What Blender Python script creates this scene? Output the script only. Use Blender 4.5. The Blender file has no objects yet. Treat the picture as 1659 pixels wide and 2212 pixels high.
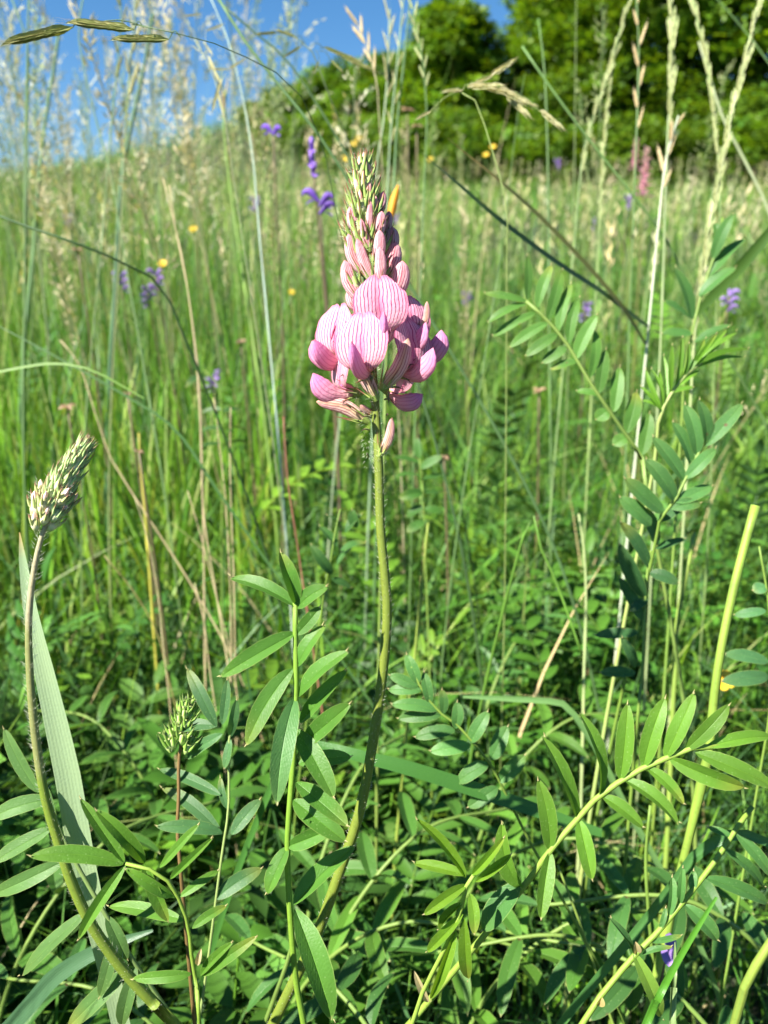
import bpy, math, random
import numpy as np
from mathutils import Vector, Matrix
R = math.radians
random.seed(7)
rng = np.random.default_rng(11)
S = bpy.context.scene
COL = S.collection

# ------------------------------------------------------------------ camera, sky, sun, exposure
CAMZ, PITCH, FPX, CX, CY = 0.40, R(16.0), 1736.6, 829.5, 1106.0
cam_d = bpy.data.cameras.new('camera')
cam = bpy.data.objects.new('camera', cam_d)
COL.objects.link(cam)
cam.location = (0, 0, CAMZ)
cam.rotation_euler = (R(90) - PITCH, 0, 0)
cam_d.sensor_fit = 'VERTICAL'
cam_d.sensor_height = 36
cam_d.lens = 18 / math.tan(R(32.5))
cam_d.clip_start = 0.01
cam_d.clip_end = 2000
cam_d.dof.use_dof = True
cam_d.dof.focus_distance = 0.208
cam_d.dof.aperture_fstop = 17
S.camera = cam

SUN = Vector((-0.60, -0.44, 0.76)).normalized()          # direction towards the sun
world = bpy.data.worlds.new('World')
S.world = world
world.use_nodes = True
wn = world.node_tree
wn.nodes.clear()
w_out = wn.nodes.new('ShaderNodeOutputWorld')
w_bg = wn.nodes.new('ShaderNodeBackground')
w_sky = wn.nodes.new('ShaderNodeTexSky')
w_sky.sky_type = 'NISHITA'
w_sky.sun_disc = False
w_sky.sun_elevation = math.asin(SUN.z)
w_sky.sun_rotation = math.atan2(SUN.x, SUN.y)
w_sky.altitude = 600
w_sky.air_density = 1.0
w_sky.dust_density = 0.15
w_sky.ozone_density = 2.5
w_hsv = wn.nodes.new('ShaderNodeHueSaturation')
w_hsv.inputs['Saturation'].default_value = 1.3
w_bg.inputs['Strength'].default_value = 0.050
wn.links.new(w_sky.outputs[0], w_hsv.inputs['Color'])
wn.links.new(w_hsv.outputs[0], w_bg.inputs[0])
wn.links.new(w_bg.outputs[0], w_out.inputs[0])
sun_d = bpy.data.lights.new('sun', 'SUN')
sun_d.energy = 5.0
sun_d.angle = R(0.53)
sun_d.color = (1.0, 0.95, 0.86)
sun = bpy.data.objects.new('sun', sun_d)
COL.objects.link(sun)
sun.rotation_euler = (-SUN).to_track_quat('-Z', 'Y').to_euler()
sun.location = (-3, -2, 5)
S.view_settings.view_transform = 'Standard'
S.view_settings.look = 'None'
S.view_settings.exposure = 1.68
S.view_settings.gamma = 1
S.view_settings.use_curve_mapping = False
S.render.engine = 'CYCLES'
S.cycles.use_denoising = True
S.cycles.max_bounces = 6
S.cycles.diffuse_bounces = 2
S.cycles.transmission_bounces = 3
S.cycles.transparent_max_bounces = 4

# ------------------------------------------------------------------ helpers
def V(*a): return np.array(a, float)
def nrm(a):
    a = np.asarray(a, float)
    return a / (np.linalg.norm(a) + 1e-12)
FWD = V(0, math.cos(PITCH), -math.sin(PITCH))
UPV = V(0, math.sin(PITCH), math.cos(PITCH))
CAMP = V(0, 0, CAMZ)
def P(u, v, d):
    """a point seen at (u, v) of the 1659 x 2212 photograph, d metres in front of the camera"""
    return CAMP + d * FWD + V((u - CX) / FPX * d, 0, 0) + (CY - v) / FPX * d * UPV
def px(w, d): return w / FPX * d

def ground(x, y):
    x = np.asarray(x, float); y = np.asarray(y, float)
    yy = np.maximum(y - 0.7, 0)
    ys = np.minimum(yy, 16.0)
    z = 0.150 * ys * ys / (ys + 0.6)
    over = np.maximum(yy - 16.0, 0)
    z = z - 0.05 * over * over / (over + 6)
    z = z + 0.022 * np.sin(x * 1.3 + 0.4) * np.sin(y * 1.1) * np.clip(y / 4, 0, 1)
    z = z + 0.006 * np.clip(x, -40, 40) * np.clip(yy / 6, 0, 1)
    sm = lambda q: np.clip(q, 0, 1) ** 2 * (3 - 2 * np.clip(q, 0, 1))
    z = z + 1.45 * sm((x + 7.6) / 8.0) * sm((y - 11.0) / 5.5)      # the bank rising to the right
    return z

def catmull(pts, n):
    """n+1 samples on a smooth curve through pts (any dimension)"""
    p = np.asarray(pts, float)
    if len(p) == 2:
        t = np.linspace(0, 1, n + 1)[:, None]
        return p[0] * (1 - t) + p[1] * t
    seg = np.r_[0, np.cumsum(np.maximum(np.linalg.norm(np.diff(p[:, :3], axis=0), axis=1), 1e-9))]
    e = np.vstack([2 * p[0] - p[1], p, 2 * p[-1] - p[-2]])
    out = []
    for s in np.linspace(0, seg[-1], n + 1):
        i = min(int(np.searchsorted(seg, s, 'right')) - 1, len(p) - 2)
        t = (s - seg[i]) / (seg[i + 1] - seg[i])
        a, b, c, d = e[i], e[i + 1], e[i + 2], e[i + 3]
        out.append(0.5 * ((2 * b) + (-a + c) * t + (2 * a - 5 * b + 4 * c - d) * t * t + (-a + 3 * b - 3 * c + d) * t ** 3))
    return np.array(out)

class MB:
    """collects vertices, faces, uvs and colours of ONE mesh"""
    def __init__(s): s.v, s.f, s.u, s.c, s.n = [], [], [], [], 0
    def add(s, v, f, uv=None, col=(1, 1, 1)):
        v = np.asarray(v, float)
        s.v.append(v)
        f = np.asarray(f, int)
        s.f.append(np.where(f < 0, -1, f + s.n))
        s.u.append(np.zeros((len(v), 2)) if uv is None else np.asarray(uv, float))
        c = np.asarray(col, float)
        s.c.append(np.tile(c, (len(v), 1)) if c.ndim == 1 else c)
        s.n += len(v)
    def mesh(s, name, base=(0, 0, 0)):
        v = np.vstack(s.v) - np.asarray(base, float)
        f = np.vstack([a if a.shape[1] == 4 else np.c_[a, -np.ones(len(a), int)] for a in s.f])
        return fast_mesh(name, v, f, np.vstack(s.u), np.vstack(s.c))

def fast_mesh(name, v, f, uv, col):
    """f: (n,4) with -1 as the fourth index of a triangle"""
    me = bpy.data.meshes.new(name)
    tri = f[:, 3] < 0
    cnt = np.where(tri, 3, 4)
    loops = f.ravel()
    loops = loops[loops >= 0].astype(np.int32)
    me.vertices.add(len(v)); me.vertices.foreach_set('co', np.ascontiguousarray(v, dtype=np.float32).ravel())
    me.loops.add(len(loops)); me.loops.foreach_set('vertex_index', loops)
    me.polygons.add(len(f))
    me.polygons.foreach_set('loop_start', np.r_[0, np.cumsum(cnt)[:-1]].astype(np.int32))
    me.polygons.foreach_set('loop_total', cnt.astype(np.int32))
    me.polygons.foreach_set('use_smooth', np.ones(len(f), bool))
    ul = me.uv_layers.new(name='UVMap')
    ul.data.foreach_set('uv', np.ascontiguousarray(uv[loops], dtype=np.float32).ravel())
    ca = me.color_attributes.new('Col', 'FLOAT_COLOR', 'POINT')
    ca.data.foreach_set('color', np.c_[col, np.ones(len(col))].astype(np.float32).ravel())
    me.update(calc_edges=True)
    return me

def link(name, me, m, parent=None, base=None):
    o = bpy.data.objects.new(name, me)
    COL.objects.link(o)
    if m is not None and len(me.materials) == 0: me.materials.append(m)
    if parent is not None: o.parent = parent
    return o

def tag(o, label=None, cat=None, group=None, kind=None):
    if label: o['label'] = label
    if cat: o['category'] = cat
    if group: o['group'] = group
    if kind: o['kind'] = kind
    return o

def thing(name, label, cat, base, group=None):
    o = bpy.data.objects.new(name, None)
    COL.objects.link(o)
    o.location = [float(b) for b in base]
    o.empty_display_size = 0.02
    tag(o, label, cat, group)
    return o
def base_of(t): return np.array(t.location)
def part(name, mb, m, t, parent=None, kind=None, label=None):
    o = link(name, mb.mesh(name, base_of(t)), m, parent or t)
    tag(o, label, None, None, kind)
    return o

def tube(mb, path, rad, n=8, col=(1, 1, 1), flat=1.0, caps=True, ridges=0.0):
    path = np.asarray(path, float)
    rad = np.broadcast_to(np.asarray(rad, float), (len(path),)) if np.ndim(rad) == 0 or len(rad) == len(path) else np.interp(np.linspace(0, 1, len(path)), np.linspace(0, 1, len(rad)), rad)
    tan = np.gradient(path, axis=0)
    tan /= np.linalg.norm(tan, axis=1)[:, None] + 1e-12
    ref = V(1, 0, 0) if abs(tan[0][0]) < 0.8 else V(0, 1, 0)
    v, uv = [], []
    a = nrm(np.cross(tan[0], ref))
    for i, p in enumerate(path):
        a = nrm(a - tan[i] * a.dot(tan[i]))
        b = np.cross(tan[i], a)
        for k in range(n):
            th = 2 * math.pi * k / n
            r = rad[i] * (1 + (ridges if k % 2 else -ridges))
            v.append(p + r * (math.cos(th) * a + flat * math.sin(th) * b))
            uv.append((k / n, i / (len(path) - 1)))
    f = []
    for i in range(len(path) - 1):
        for k in range(n):
            k2 = (k + 1) % n
            f.append((i * n + k, i * n + k2, (i + 1) * n + k2, (i + 1) * n + k))
    if caps:
        for e in (0, len(path) - 1):
            v.append(path[e]); uv.append((0.5, e / (len(path) - 1)))
            c = len(v) - 1
            for k in range(n):
                k2 = (k + 1) % n
                f.append((c, e * n + k2, e * n + k, -1) if e == 0 else (c, e * n + k, e * n + k2, -1))
    c = np.asarray(col, float)
    if c.ndim == 2 and len(c) == len(path):
        c = np.vstack([np.repeat(c, n, axis=0)] + ([c[:1], c[-1:]] if caps else []))
    mb.add(v, f, uv, c)

def grid_faces(na, nc):
    return [(i * nc + j, i * nc + j + 1, (i + 1) * nc + j + 1, (i + 1) * nc + j) for i in range(na - 1) for j in range(nc - 1)]

def ribbon(mb, path, width, normal, fold=0.25, col=(1, 1, 1), nc=3, twist=0.0):
    """a grass blade: a folded strip along path; width per point (full width)"""
    path = np.asarray(path, float)
    n = len(path)
    w = np.interp(np.linspace(0, 1, n), np.linspace(0, 1, len(width)), width)
    tan = np.gradient(path, axis=0)
    v, uv = [], []
    for i in range(n):
        t = nrm(tan[i])
        N = nrm(normal - t * np.dot(normal, t))
        B = np.cross(t, N)
        if twist:
            a = twist * i / (n - 1)
            N, B = N * math.cos(a) + B * math.sin(a), B * math.cos(a) - N * math.sin(a)
        for j in range(nc):
            s = 2 * j / (nc - 1) - 1
            v.append(path[i] + B * s * w[i] / 2 + N * abs(s) * fold * w[i] / 2)
            uv.append((j / (nc - 1), i / (n - 1)))
    mb.add(v, grid_faces(n, nc), uv, col)

LT = np.array([0, .04, .12, .25, .42, .6, .76, .88, .95, .985, 1.0])
LW = np.array([.10, .36, .66, .90, 1.0, .98, .84, .58, .30, .07, .0])
def leaf_shape(B, T, w, normal, fold=0.35, arch=0.05, lw=LW, lt=LT, nc=5, sway=0.0, asym=0.0):
    """one leaflet from B to T, w wide, folded along its midrib"""
    B = np.asarray(B, float); T = np.asarray(T, float)
    ax = T - B; L = np.linalg.norm(ax); ax = ax / L
    N = nrm(normal - ax * np.dot(normal, ax))
    side = np.cross(ax, N)
    cols = (-1, -.5, 0, 0, .5, 1) if nc == 5 else (-1, 0, 1)
    v, uv = [], []
    for t, ww in zip(lt, lw):
        c = B + ax * L * t + side * sway * L * 4 * t * (1 - t) + N * arch * L * 4 * t * (1 - t) - N * arch * 0.8 * L * t ** 3
        for s in cols:
            h = w / 2 * ww * (1 + asym * s * (.5 - t))
            v.append(c + side * s * h * math.cos(fold * .7) + N * (abs(s) ** 1.15) * h * fold + N * 0.03 * w * math.sin(9 * t + 2 * s) * abs(s))
            uv.append(((s + 1) / 2, t))
    m = len(cols)
    f = np.array(grid_faces(len(lt), m))
    if nc == 5: f = f[f[:, 0] % m != 2]                # the two halves meet in a sharp crease
    return np.array(v), f, np.array(uv)

def tmpl(parts):
    """join (v, f, uv, colfactor) pieces into one template"""
    mb = MB()
    for v, f, uv, c in parts: mb.add(v, f, uv, c)
    f = np.vstack([a if a.shape[1] == 4 else np.c_[a, -np.ones(len(a), int)] for a in mb.f])
    return np.vstack(mb.v), f, np.vstack(mb.u), np.vstack(mb.c)

def scatter(T, mats, offs, cols):
    """copies of template T by matrices mats (N,3,3) and offsets -> arrays of one mesh"""
    v, f, uv, c = T
    N, M = len(offs), len(v)
    vv = np.einsum('nij,mj->nmi', mats, v) + offs[:, None, :]
    ff = np.where(f[None] < 0, -1, f[None] + (np.arange(N) * M)[:, None, None])
    cc = c[None] * cols[:, None, :]
    return vv.reshape(-1, 3), ff.reshape(-1, 4), np.tile(uv, (N, 1)), cc.reshape(-1, 3)
def join(chunks):
    vs, fs, us, cs, n = [], [], [], [], 0
    for v, f, u, c in chunks:
        vs.append(v); fs.append(np.where(f < 0, -1, f + n)); us.append(u); cs.append(c); n += len(v)
    return np.vstack(vs), np.vstack(fs), np.vstack(us), np.vstack(cs)

def rot_mats(yaw, pitch, roll, sc):
    """N rotations: roll about z... template z is up/along, yaw turns about z, pitch leans it over"""
    cy, sy, cp, sp, cr, sr = np.cos(yaw), np.sin(yaw), np.cos(pitch), np.sin(pitch), np.cos(roll), np.sin(roll)
    o, z = np.ones_like(yaw), np.zeros_like(yaw)
    Rz = np.stack([np.stack([cy, -sy, z], -1), np.stack([sy, cy, z], -1), np.stack([z, z, o], -1)], -2)
    Rx = np.stack([np.stack([o, z, z], -1), np.stack([z, cp, -sp], -1), np.stack([z, sp, cp], -1)], -2)
    R2 = np.stack([np.stack([cr, -sr, z], -1), np.stack([sr, cr, z], -1), np.stack([z, z, o], -1)], -2)
    return (Rz @ Rx @ R2) * np.asarray(sc)[:, None, None]

# ------------------------------------------------------------------ materials
def nt(name):
    m = bpy.data.materials.new(name); m.use_nodes = True
    m.node_tree.nodes.clear()
    return m, m.node_tree
def N(t, kind, **kw):
    n = t.nodes.new('ShaderNode' + kind)
    for k, v in kw.items():
        if k in n.inputs: n.inputs[k].default_value = v
        else: setattr(n, k, v)
    return n
def L(t, a, b): t.links.new(a, b)
def math_(t, op, a, b=None, clamp=False):
    n = t.nodes.new('ShaderNodeMath'); n.operation = op; n.use_clamp = clamp
    for i, x in enumerate((a, b)):
        if x is None: continue
        if isinstance(x, (int, float)): n.inputs[i].default_value = x
        else: L(t, x, n.inputs[i])
    return n.outputs[0]
def mix_(t, fac, a, b, blend='MIX'):
    n = t.nodes.new('ShaderNodeMix'); n.data_type = 'RGBA'; n.blend_type = blend
    if isinstance(fac, (int, float)): n.inputs[0].default_value = fac
    else: L(t, fac, n.inputs[0])
    for i, x in ((6, a), (7, b)):
        if isinstance(x, tuple): n.inputs[i].default_value = (*x, 1) if len(x) == 3 else x
        else: L(t, x, n.inputs[i])
    return n.outputs[2]
def uvs(t):
    n = t.nodes.new('ShaderNodeUVMap'); s = t.nodes.new('ShaderNodeSeparateXYZ')
    L(t, n.outputs[0], s.inputs[0])
    return n.outputs[0], s.outputs[0], s.outputs[1]

def leafy(name, trans=0.35, rough=0.42, spec=0.45, veins=True, tcol=(1.5, 1.35, 0.45), bump=0.25, nscale=400, lines=0, margin=True, under=0.25):
    m, t = nt(name)
    out = N(t, 'OutputMaterial')
    at = N(t, 'Attribute'); at.attribute_name = 'Col'
    uv, u, v = uvs(t)
    geo = N(t, 'NewGeometry'); tc = N(t, 'TexCoord')
    no = N(t, 'TexNoise', Scale=nscale * 0.25, Detail=3); L(t, tc.outputs['Object'], no.inputs['Vector'])
    col = mix_(t, math_(t, 'MULTIPLY', no.outputs[0], 0.55), at.outputs[0], mix_(t, 1.0, at.outputs[0], (1.25, 1.15, .9), 'MULTIPLY'))
    height = N(t, 'TexNoise', Scale=nscale * 4, Detail=2); L(t, tc.outputs['Object'], height.inputs['Vector'])
    h = height.outputs[0]
    a = math_(t, 'ABSOLUTE', math_(t, 'SUBTRACT', u, 0.5))
    if veins:
        rib = math_(t, 'SUBTRACT', 1.0, math_(t, 'MULTIPLY', a, 26), True)
        vs = math_(t, 'SINE', math_(t, 'MULTIPLY', math_(t, 'SUBTRACT', v, math_(t, 'MULTIPLY', a, 0.55)), 95))
        col = mix_(t, math_(t, 'MULTIPLY', rib, 0.45), col, mix_(t, 1.0, col, (1.5, 1.4, 1.1), 'MULTIPLY'))
        h = math_(t, 'ADD', h, math_(t, 'ADD', math_(t, 'MULTIPLY', vs, 0.07), math_(t, 'MULTIPLY', rib, -1.2)))
        sp = N(t, 'TexVoronoi', Scale=nscale * 2.2); L(t, tc.outputs['Object'], sp.inputs['Vector'])
        br = N(t, 'TexVoronoi', Scale=150); L(t, tc.outputs['Object'], br.inputs['Vector'])
        cell = N(t, 'SeparateColor'); L(t, br.outputs['Color'], cell.inputs[0])
        spot = math_(t, 'MULTIPLY', math_(t, 'SUBTRACT', 1.0, math_(t, 'MULTIPLY', br.outputs['Distance'], 6.5), True), math_(t, 'GREATER_THAN', cell.outputs[0], .90))
        col = mix_(t, math_(t, 'MULTIPLY', spot, 1.6, True), col, (.10, .055, .025))
        dots = math_(t, 'LESS_THAN', sp.outputs['Distance'], 0.16)
        col = mix_(t, math_(t, 'MULTIPLY', dots, 0.22), col, (0.35, 0.5, 0.2))
    if margin:
        ed = math_(t, 'MULTIPLY', math_(t, 'SUBTRACT', a, 0.465), 30, True)
        tipf = math_(t, 'MULTIPLY', math_(t, 'SUBTRACT', v, 0.955), 25, True)
        col = mix_(t, math_(t, 'MULTIPLY', ed, 0.5), col, (0.34, 0.42, 0.12))
        col = mix_(t, math_(t, 'MULTIPLY', tipf, 0.6), col, (0.5, 0.42, 0.2))
    if lines:
        ln = math_(t, 'SINE', math_(t, 'MULTIPLY', u, lines))
        h = math_(t, 'ADD', h, math_(t, 'MULTIPLY', ln, 0.2))
        col = mix_(t, math_(t, 'MULTIPLY', math_(t, 'ADD', ln, 1.0), 0.05), col, mix_(t, 1.0, col, (1.35, 1.3, 1.3), 'MULTIPLY'))
    if under:
        col = mix_(t, math_(t, 'MULTIPLY', geo.outputs['Backfacing'], under), col, (0.16, 0.24, 0.12))
    bp = N(t, 'Bump', Strength=bump, Distance=0.0004); L(t, h, bp.inputs['Height'])
    pr = N(t, 'BsdfPrincipled', Roughness=rough)
    pr.inputs['Specular IOR Level'].default_value = spec
    L(t, col, pr.inputs['Base Color']); L(t, bp.outputs[0], pr.inputs['Normal'])
    tr = N(t, 'BsdfTranslucent')
    L(t, mix_(t, 1.0, col, tcol, 'MULTIPLY'), tr.inputs[0])
    ms = N(t, 'MixShader'); ms.inputs[0].default_value = trans
    L(t, pr.outputs[0], ms.inputs[1]); L(t, tr.outputs[0], ms.inputs[2]); L(t, ms.outputs[0], out.inputs[0])
    return m

def stemmy(name, streak=(1.5, 1.1, .8), rough=0.5, amount=0.5, su=26, sv=5, spec=.4):
    m, t = nt(name)
    out = N(t, 'OutputMaterial')
    at = N(t, 'Attribute'); at.attribute_name = 'Col'
    uv, u, v = uvs(t)
    mp = N(t, 'Mapping'); mp.inputs['Scale'].default_value = (su, sv, 1); L(t, uv, mp.inputs[0])
    no = N(t, 'TexNoise', Scale=1.0, Detail=4); L(t, mp.outputs[0], no.inputs['Vector'])
    st = math_(t, 'MULTIPLY', math_(t, 'SUBTRACT', no.outputs[0], 0.42), 4, True)
    col = mix_(t, math_(t, 'MULTIPLY', st, amount), at.outputs[0], mix_(t, 1.0, at.outputs[0], streak, 'MULTIPLY'))
    tc = N(t, 'TexCoord')
    n2 = N(t, 'TexNoise', Scale=900, Detail=2); L(t, tc.outputs['Object'], n2.inputs['Vector'])
    col = mix_(t, math_(t, 'MULTIPLY', math_(t, 'SUBTRACT', n2.outputs[0], .55), 2.2, True), col, mix_(t, 1.0, col, (.6, .55, .5), 'MULTIPLY'))
    bp = N(t, 'Bump', Strength=0.4, Distance=0.0004); L(t, no.outputs[0], bp.inputs['Height'])
    pr = N(t, 'BsdfPrincipled', Roughness=rough); pr.inputs['Specular IOR Level'].default_value = spec
    L(t, col, pr.inputs['Base Color']); L(t, bp.outputs[0], pr.inputs['Normal'])
    tr = N(t, 'BsdfTranslucent'); L(t, mix_(t, 1.0, col, (1.3, 1.3, .6), 'MULTIPLY'), tr.inputs[0])
    ms = N(t, 'MixShader'); ms.inputs[0].default_value = 0.15
    L(t, pr.outputs[0], ms.inputs[1]); L(t, tr.outputs[0], ms.inputs[2]); L(t, ms.outputs[0], out.inputs[0])
    return m

def petal(name, nlines, pale, vein, rim, tipc, lo=0.25, width=0.80, trans=0.4, basec=(.75, .55, .3), speckle=True, vstr=.8):
    """petal with lengthwise veins; pale ground, rim colour at the edge, tipc towards the tip"""
    m, t = nt(name)
    out = N(t, 'OutputMaterial')
    uv, u, v = uvs(t)
    tc = N(t, 'TexCoord')
    at = N(t, 'Attribute'); at.attribute_name = 'Col'
    no = N(t, 'TexNoise', Scale=350, Detail=3); L(t, tc.outputs['Object'], no.inputs['Vector'])
    n01 = no.outputs[0]
    uw = math_(t, 'ADD', u, math_(t, 'MULTIPLY', math_(t, 'SUBTRACT', n01, 0.5), 0.07))
    s = math_(t, 'SINE', math_(t, 'MULTIPLY', uw, nlines * 2 * math.pi))
    line = math_(t, 'MULTIPLY', math_(t, 'SUBTRACT', s, width), 1 / (1 - width), True)
    a = math_(t, 'ABSOLUTE', math_(t, 'SUBTRACT', u, 0.5))
    fade = math_(t, 'SUBTRACT', 1.0, math_(t, 'MULTIPLY', math_(t, 'SUBTRACT', v, 0.86), 6, True), True)
    v2 = math_(t, 'MULTIPLY', v, v)
    col = mix_(t, math_(t, 'MULTIPLY', v2, 0.95), pale, tipc)
    n3 = N(t, 'TexNoise', Scale=700, Detail=5); L(t, tc.outputs['Object'], n3.inputs['Vector'])
    col = mix_(t, math_(t, 'MULTIPLY', math_(t, 'SUBTRACT', n3.outputs[0], .42), 1.6, True), col, mix_(t, 1.0, col, (1.05, .80, .86), 'MULTIPLY'))
    col = mix_(t, math_(t, 'MULTIPLY', n01, 0.25), col, mix_(t, 1.0, col, (.95, .72, .8), 'MULTIPLY'))
    ed = math_(t, 'MAXIMUM', math_(t, 'MULTIPLY', math_(t, 'SUBTRACT', a, 0.40), 9, True), math_(t, 'MULTIPLY', math_(t, 'SUBTRACT', v, 0.9), 9, True))
    col = mix_(t, math_(t, 'MULTIPLY', ed, 0.75), col, rim)
    col = mix_(t, math_(t, 'MULTIPLY', math_(t, 'MULTIPLY', line, fade), vstr), col, vein)
    fl = math_(t, 'MULTIPLY', math_(t, 'SUBTRACT', 1.0, math_(t, 'MULTIPLY', a, 7.0), True), math_(t, 'SUBTRACT', 1.0, math_(t, 'MULTIPLY', v, 1.05), True))
    if speckle: col = mix_(t, math_(t, 'MULTIPLY', fl, 1.3, True), col, (.66, .07, .24))
    b = math_(t, 'SUBTRACT', 1.0, math_(t, 'MULTIPLY', v, 1 / lo), True)
    if speckle:
        vo = N(t, 'TexNoise', Scale=2600, Detail=1); L(t, tc.outputs['Object'], vo.inputs['Vector'])
        b2 = math_(t, 'MULTIPLY', math_(t, 'SUBTRACT', 1.0, math_(t, 'MULTIPLY', v, 1.9), True), math_(t, 'MULTIPLY', math_(t, 'SUBTRACT', vo.outputs[0], .42), 6, True))
        col = mix_(t, math_(t, 'MULTIPLY', b2, .6), col, (.80, .62, .42))
    col = mix_(t, math_(t, 'MULTIPLY', b, 0.7), col, basec)
    col = mix_(t, 1.0, col, at.outputs[0], 'MULTIPLY')
    bp = N(t, 'Bump', Strength=0.55, Distance=0.0004); L(t, math_(t, 'SUBTRACT', math_(t, 'ADD', n01, n3.outputs[0]), math_(t, 'MULTIPLY', line, .6)), bp.inputs['Height'])
    pr = N(t, 'BsdfPrincipled', Roughness=0.6); pr.inputs['Specular IOR Level'].default_value = .3
    L(t, col, pr.inputs['Base Color']); L(t, bp.outputs[0], pr.inputs['Normal'])
    tr = N(t, 'BsdfTranslucent'); L(t, col, tr.inputs[0])
    ms = N(t, 'MixShader'); ms.inputs[0].default_value = trans
    L(t, pr.outputs[0], ms.inputs[1]); L(t, tr.outputs[0], ms.inputs[2]); L(t, ms.outputs[0], out.inputs[0])
    return m

M_LEAF = leafy('leaflet', spec=.3, rough=.48)
M_YOUNG = leafy('young_leaflet', trans=.45)
M_BLADE = leafy('grass_blade', veins=False, lines=46, margin=False, trans=.3, rough=.38, under=.1)
M_GRASS = leafy('meadow_grass', veins=False, margin=False, trans=.27, rough=.5, spec=.3, bump=0.0, under=.1)
M_COVER = leafy('ground_cover', veins=False, margin=False, trans=.27, rough=.5, spec=.25, bump=0.0, under=.2)
M_TREE = leafy('tree_leaf', veins=False, margin=False, trans=.35, rough=.5, spec=.3, bump=0.0, nscale=2, under=0)
M_STEM = stemmy('flower_stem', streak=(1.4, 1.05, .9), amount=.5)
M_CULM = stemmy('grass_culm', su=10, sv=3, amount=.3)
M_CALYX = stemmy('calyx', su=8, sv=1.2, amount=.6, streak=(1.5, 1.25, 1.3), rough=.6)
M_HAIR = stemmy('hair', su=1, sv=1, amount=0)
M_BANNER = petal('banner_petal', 15, (.84, .45, .55), (.38, .008, .12), (.70, .08, .22), (.80, .43, .58), vstr=1.0, width=.60)
M_KEEL = petal('keel_petal', 14, (.84, .46, .48), (.56, .12, .25), (.78, .29, .28), (.70, .26, .63), speckle=False, width=.6, vstr=.55, basec=(.82, .55, .45))
M_BUD = petal('bud_petal', 18, (.88, .66, .64), (.44, .03, .12), (.76, .22, .22), (.84, .46, .52), speckle=False, basec=(.72, .66, .45), lo=.3, width=.45, vstr=1.0)
M_WILT = petal('faded_petal', 15, (.82, .66, .54), (.45, .10, .13), (.66, .46, .20), (.78, .42, .46), speckle=False, basec=(.50, .48, .14), lo=.4, width=.5, vstr=1.0)
M_FLOWER = leafy('small_flower', veins=False, margin=False, trans=.3, tcol=(1, 1, 1), rough=.6, bump=0, under=0)

def ground_mat():
    m, t = nt('soil_and_moss')
    out = N(t, 'OutputMaterial'); tc = N(t, 'TexCoord')
    a = N(t, 'TexNoise', Scale=9, Detail=6); L(t, tc.outputs['Object'], a.inputs['Vector'])
    b = N(t, 'TexNoise', Scale=160, Detail=5); L(t, tc.outputs['Object'], b.inputs['Vector'])
    col = mix_(t, math_(t, 'MULTIPLY', math_(t, 'SUBTRACT', a.outputs[0], .38), 4, True), (.016, .013, .007), (.022, .04, .01))
    col = mix_(t, math_(t, 'MULTIPLY', math_(t, 'SUBTRACT', b.outputs[0], .5), 3, True), col, (.05, .065, .018))
    bp = N(t, 'Bump', Strength=.9, Distance=.01); L(t, b.outputs[0], bp.inputs['Height'])
    pr = N(t, 'BsdfPrincipled', Roughness=.9); L(t, col, pr.inputs['Base Color']); L(t, bp.outputs[0], pr.inputs['Normal'])
    L(t, pr.outputs[0], out.inputs[0])
    return m
def bark_mat():
    m, t = nt('bark')
    out = N(t, 'OutputMaterial'); tc = N(t, 'TexCoord')
    mp = N(t, 'Mapping'); mp.inputs['Scale'].default_value = (9, 9, 1.5); L(t, tc.outputs['Object'], mp.inputs[0])
    a = N(t, 'TexNoise', Scale=2, Detail=6); L(t, mp.outputs[0], a.inputs['Vector'])
    col = mix_(t, a.outputs[0], (.05, .035, .025), (.2, .16, .12))
    bp = N(t, 'Bump', Strength=.8, Distance=.05); L(t, a.outputs[0], bp.inputs['Height'])
    pr = N(t, 'BsdfPrincipled', Roughness=.9); L(t, col, pr.inputs['Base Color']); L(t, bp.outputs[0], pr.inputs['Normal'])
    L(t, pr.outputs[0], out.inputs[0])
    return m

# ------------------------------------------------------------------ the setting: hillside
def build_ground():
    xs = np.r_[-400, -200, -100, -50, np.linspace(-26, 26, 105), 50, 100, 200, 400]
    ys = np.r_[-200, -60, -20, -8, np.linspace(-4, 26, 121), 35, 60, 120, 250, 600]
    X, Y = np.meshgrid(xs, ys)
    Z = ground(X, Y)
    v = np.c_[X.ravel(), Y.ravel(), Z.ravel()]
    f = np.array(grid_faces(len(ys), len(xs)))
    o = link('ground', fast_mesh('ground', v, f, v[:, :2].copy(), np.ones((len(v), 3))), ground_mat())
    tag(o, kind='structure')
build_ground()

def rcol(n, pal, jitter=.18):
    """n colours drawn from a palette [(weight, (r,g,b)), ...]"""
    w = np.array([p[0] for p in pal], float); w /= w.sum()
    c = np.array([p[1] for p in pal])[rng.choice(len(pal), n, p=w)]
    return c * np.exp(rng.normal(0, jitter, (n, 1))) * np.exp(rng.normal(0, jitter * .3, (n, 3)))

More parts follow.
